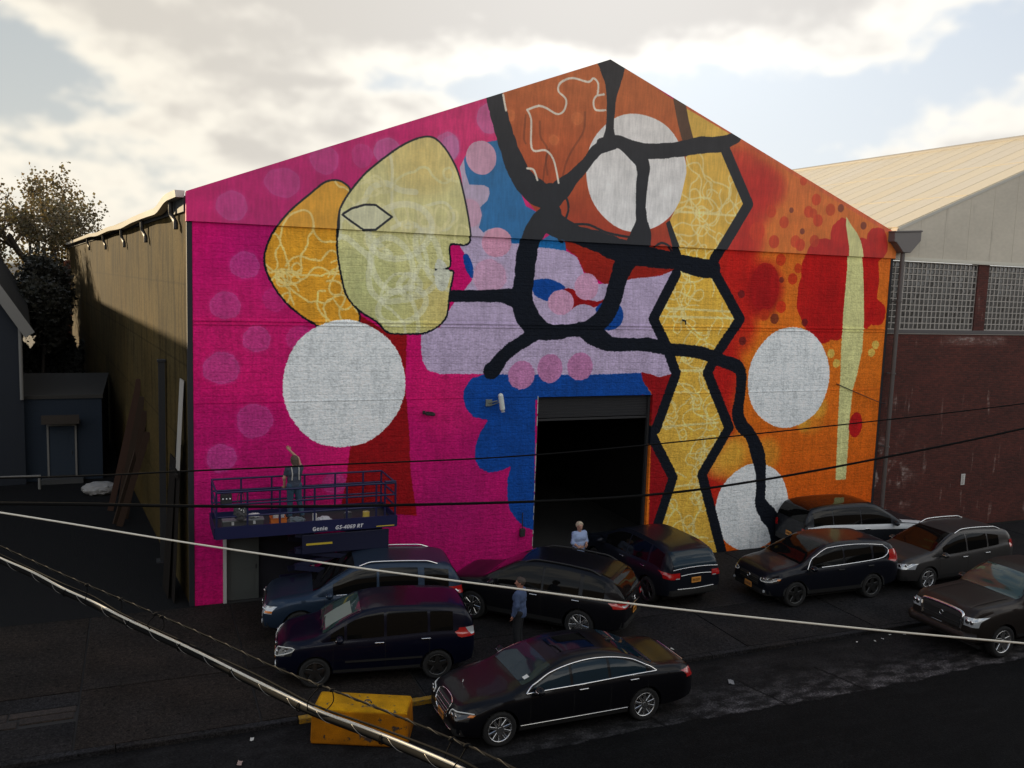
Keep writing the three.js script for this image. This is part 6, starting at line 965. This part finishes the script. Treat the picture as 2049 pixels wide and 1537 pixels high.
// ---------------------------------------------------------------- cables across the street
{
  const mBlack = phys(.007, .9, { specularIntensity: .15 }), mCable = phys([.74, .70, .60], .35, { clearcoat: .4, clearcoatRoughness: .25 }), mSteel = std([.38, .36, .33], .4, { metalness: .5 });
  const A = [[-9, 5.95, 9.5], [-3.1, 5.67, 9.5], [-.48, 5.64, 9.5], [1.75, 5.63, 9.5], [4.65, 5.62, 9.5], [7.59, 5.72, 9.5], [13, 6.0, 9.5], [17.53, 6.28, 9.5], [26, 6.9, 9.5]];
  top('overhead_wire', tube(A, .0135, 120, 8), mBlack, 'thinner and upper of the two black wires crossing the mural', 'overhead cable');
  const B = [[-9, 5.95, 10.5], [-2.98, 5.54, 10.5], [-.54, 5.34, 10.5], [1.54, 5.2, 10.5], [4.71, 5.06, 10.5], [7.02, 5.03, 10.5], [9.16, 5.14, 10.5], [12.08, 5.42, 10.5], [16.29, 5.91, 10.5], [25, 7.1, 10.5]];
  top('overhead_wire', tube(B, .023, 120, 8), mBlack, 'thicker and lower of the two black cables crossing the mural and big doorway', 'overhead cable');
  const C = [[-4.4, 6.52, 13.2], [-2.49, 6.35, 14.24], [-.83, 6.18, 15.17], [.66, 6.06, 16.03], [1.83, 5.97, 16.65], [2.89, 5.89, 17.21], [4.45, 5.8, 17.99], [5.76, 5.75, 18.65], [8, 5.68, 19.8]];
  top('overhead_wire', tube(C, .0088, 160, 8), mCable, 'straight pale overhead cable sloping down from the left edge to the right edge', 'overhead cable');
  const D = [[-3.7, 6.08, 12.8], [-2.92, 5.93, 13.67], [-2.51, 5.858, 14.18], [-2.2, 5.80, 14.54], [-1.917, 5.768, 14.988], [-1.638, 5.725, 15.333], [-1.389, 5.71, 15.763], [-.906, 5.69, 16.516], [-.524, 5.698, 17.221], [-.33, 5.72, 17.628], [-.158, 5.765, 18.022], [.114, 5.832, 18.565], [.36, 5.933, 19.201], [.511, 5.981, 19.586], [.75, 6.1, 20.2]];
  const dc = curve(D), cab = thing('thick_cable', 'thick sagging cable bundle crossing the lower left foreground', 'overhead cable');
  part('sheath', new THREE.TubeGeometry(dc, 240, .0235, 12), mBlack, cab); part('pale_cable', tube(D.map(([x, y, z], i) => [x, y + .026 + .003 * Math.sin(i * 2.3), z - .013]), .0105, 240, 10), mCable, cab);
  const hx = []; for (let i = 0; i <= 700; i++) { const u = i / 700, q = dc.getPointAt(u), tg = dc.getTangentAt(u), n = new THREE.Vector3(0, 1, 0).cross(tg).normalize(), b = tg.clone().cross(n), a = u * 150; hx.push(q.addScaledVector(n, .0240 * Math.cos(a)).addScaledVector(b, .0240 * Math.sin(a)).toArray()); }
  part('lashing_wire', tube(hx, .0016, 1800, 4), mSteel, cab); part('second_wire', tube(D.map(([x, y, z], i) => [x - .004, y + .062 + .012 * Math.sin(i * 1.7), z - .02]), .008, 200, 6), mBlack, cab);
  for (const u of [.33, .44, .52, .60, .70, .80]) { const q = dc.getPointAt(u), tg = dc.getTangentAt(u); const g = new THREE.TorusGeometry(.029, .004, 5, 18); g.applyQuaternion(new THREE.Quaternion().setFromUnitVectors(new THREE.Vector3(0, 0, 1), tg)); part('clamp_band', g.translate(q.x, q.y, q.z), mBlack, cab); }
  const E = [[-3.7, 6.2, 12.8], [-2.918, 6.08, 13.655], [-2.508, 6.0, 14.165], [-1.915, 5.922, 14.97], [-1.231, 5.862, 15.922], [-.701, 5.86, 16.799], [-.346, 5.886, 17.493], [.083, 5.99, 18.421], [.433, 6.111, 19.318], [.582, 6.18, 19.806], [.72, 6.25, 20.2]];
  const ec = curve(E), str = thing('support_strand', 'thin twisted support strand with hanging ties above the thick cable', 'overhead cable');
  part('strand', new THREE.TubeGeometry(ec, 200, .0075, 6), mBlack, str);
  const tw = []; for (let i = 0; i <= 500; i++) { const u = i / 500, q = ec.getPointAt(u), tg = ec.getTangentAt(u), n = new THREE.Vector3(0, 1, 0).cross(tg).normalize(), b = tg.clone().cross(n), a = u * 260; tw.push(q.addScaledVector(n, .007 * Math.cos(a)).addScaledVector(b, .007 * Math.sin(a)).toArray()); } part('outer_wire', tube(tw, .003, 1500, 4), phys([.05, .046, .04], .8, { specularIntensity: .4 }), str);
  srand(77);
  for (const u of [.365, .42, .475, .485, .72, .735, .875, .89]) { const q = ec.getPointAt(u), d = dc.getPointAt(clamp(u * .985 + .005)); const mid = [lerp(q.x, d.x, .5) + rr(-.05, .05), lerp(q.y, d.y, .5), lerp(q.z, d.z, .5)]; part('tie', tube([[q.x, q.y, q.z], mid, [d.x + rr(-.03, .03), d.y + .01, d.z]], .004, 16, 5), mBlack, str); part('tie_knot', new THREE.SphereGeometry(.016, 10, 8).scale(1.5, .8, 1).translate(q.x, q.y, q.z), mBlack, str); }
}
// ---------------------------------------------------------------- litter
{
  srand(14); const scrap = (x, y, z, s, c, label) => { const g = new THREE.PlaneGeometry(s, s * .55, 6, 4).rotateX(-Math.PI / 2), p = g.attributes.position; for (let i = 0; i < p.count; i++) p.setY(i, .012 + .03 * s * 6 * Math.abs(n2(p.getX(i) * 14 + x, p.getZ(i) * 14))); g.rotateY(rr(0, 3)); g.computeVertexNormals(); top('paper_litter', g.translate(x, y, z), std(c, .8, { side: THREE.DoubleSide }), label, 'litter', 'scraps of litter on the road'); };
  const W = [.55, .54, .5];
  scrap(.62, -.1, 7.2, .12, W, 'pale paper scrap in the gutter left of the yellow block'); scrap(.32, -.1, 7.98, .15, [.4, .28, .24], 'brownish paper scrap on the road near the lower left edge'); scrap(10.5, 0, 6.3, .1, W, 'small paper scrap on the pavement right of the saloon'); scrap(10.9, -.1, 8.1, .22, [.24, .24, .24], 'grey flattened scrap on the road right of the saloon');
  for (const [x, z] of [[15.4, 7.2], [15.9, 7.3], [16.2, 7.25], [16.6, 7.1], [17.0, 7.2]]) scrap(x, -.1, z, .07, W, 'tiny pale scrap in the gutter just before the pickup');
}

renderer.render(scene, camera);
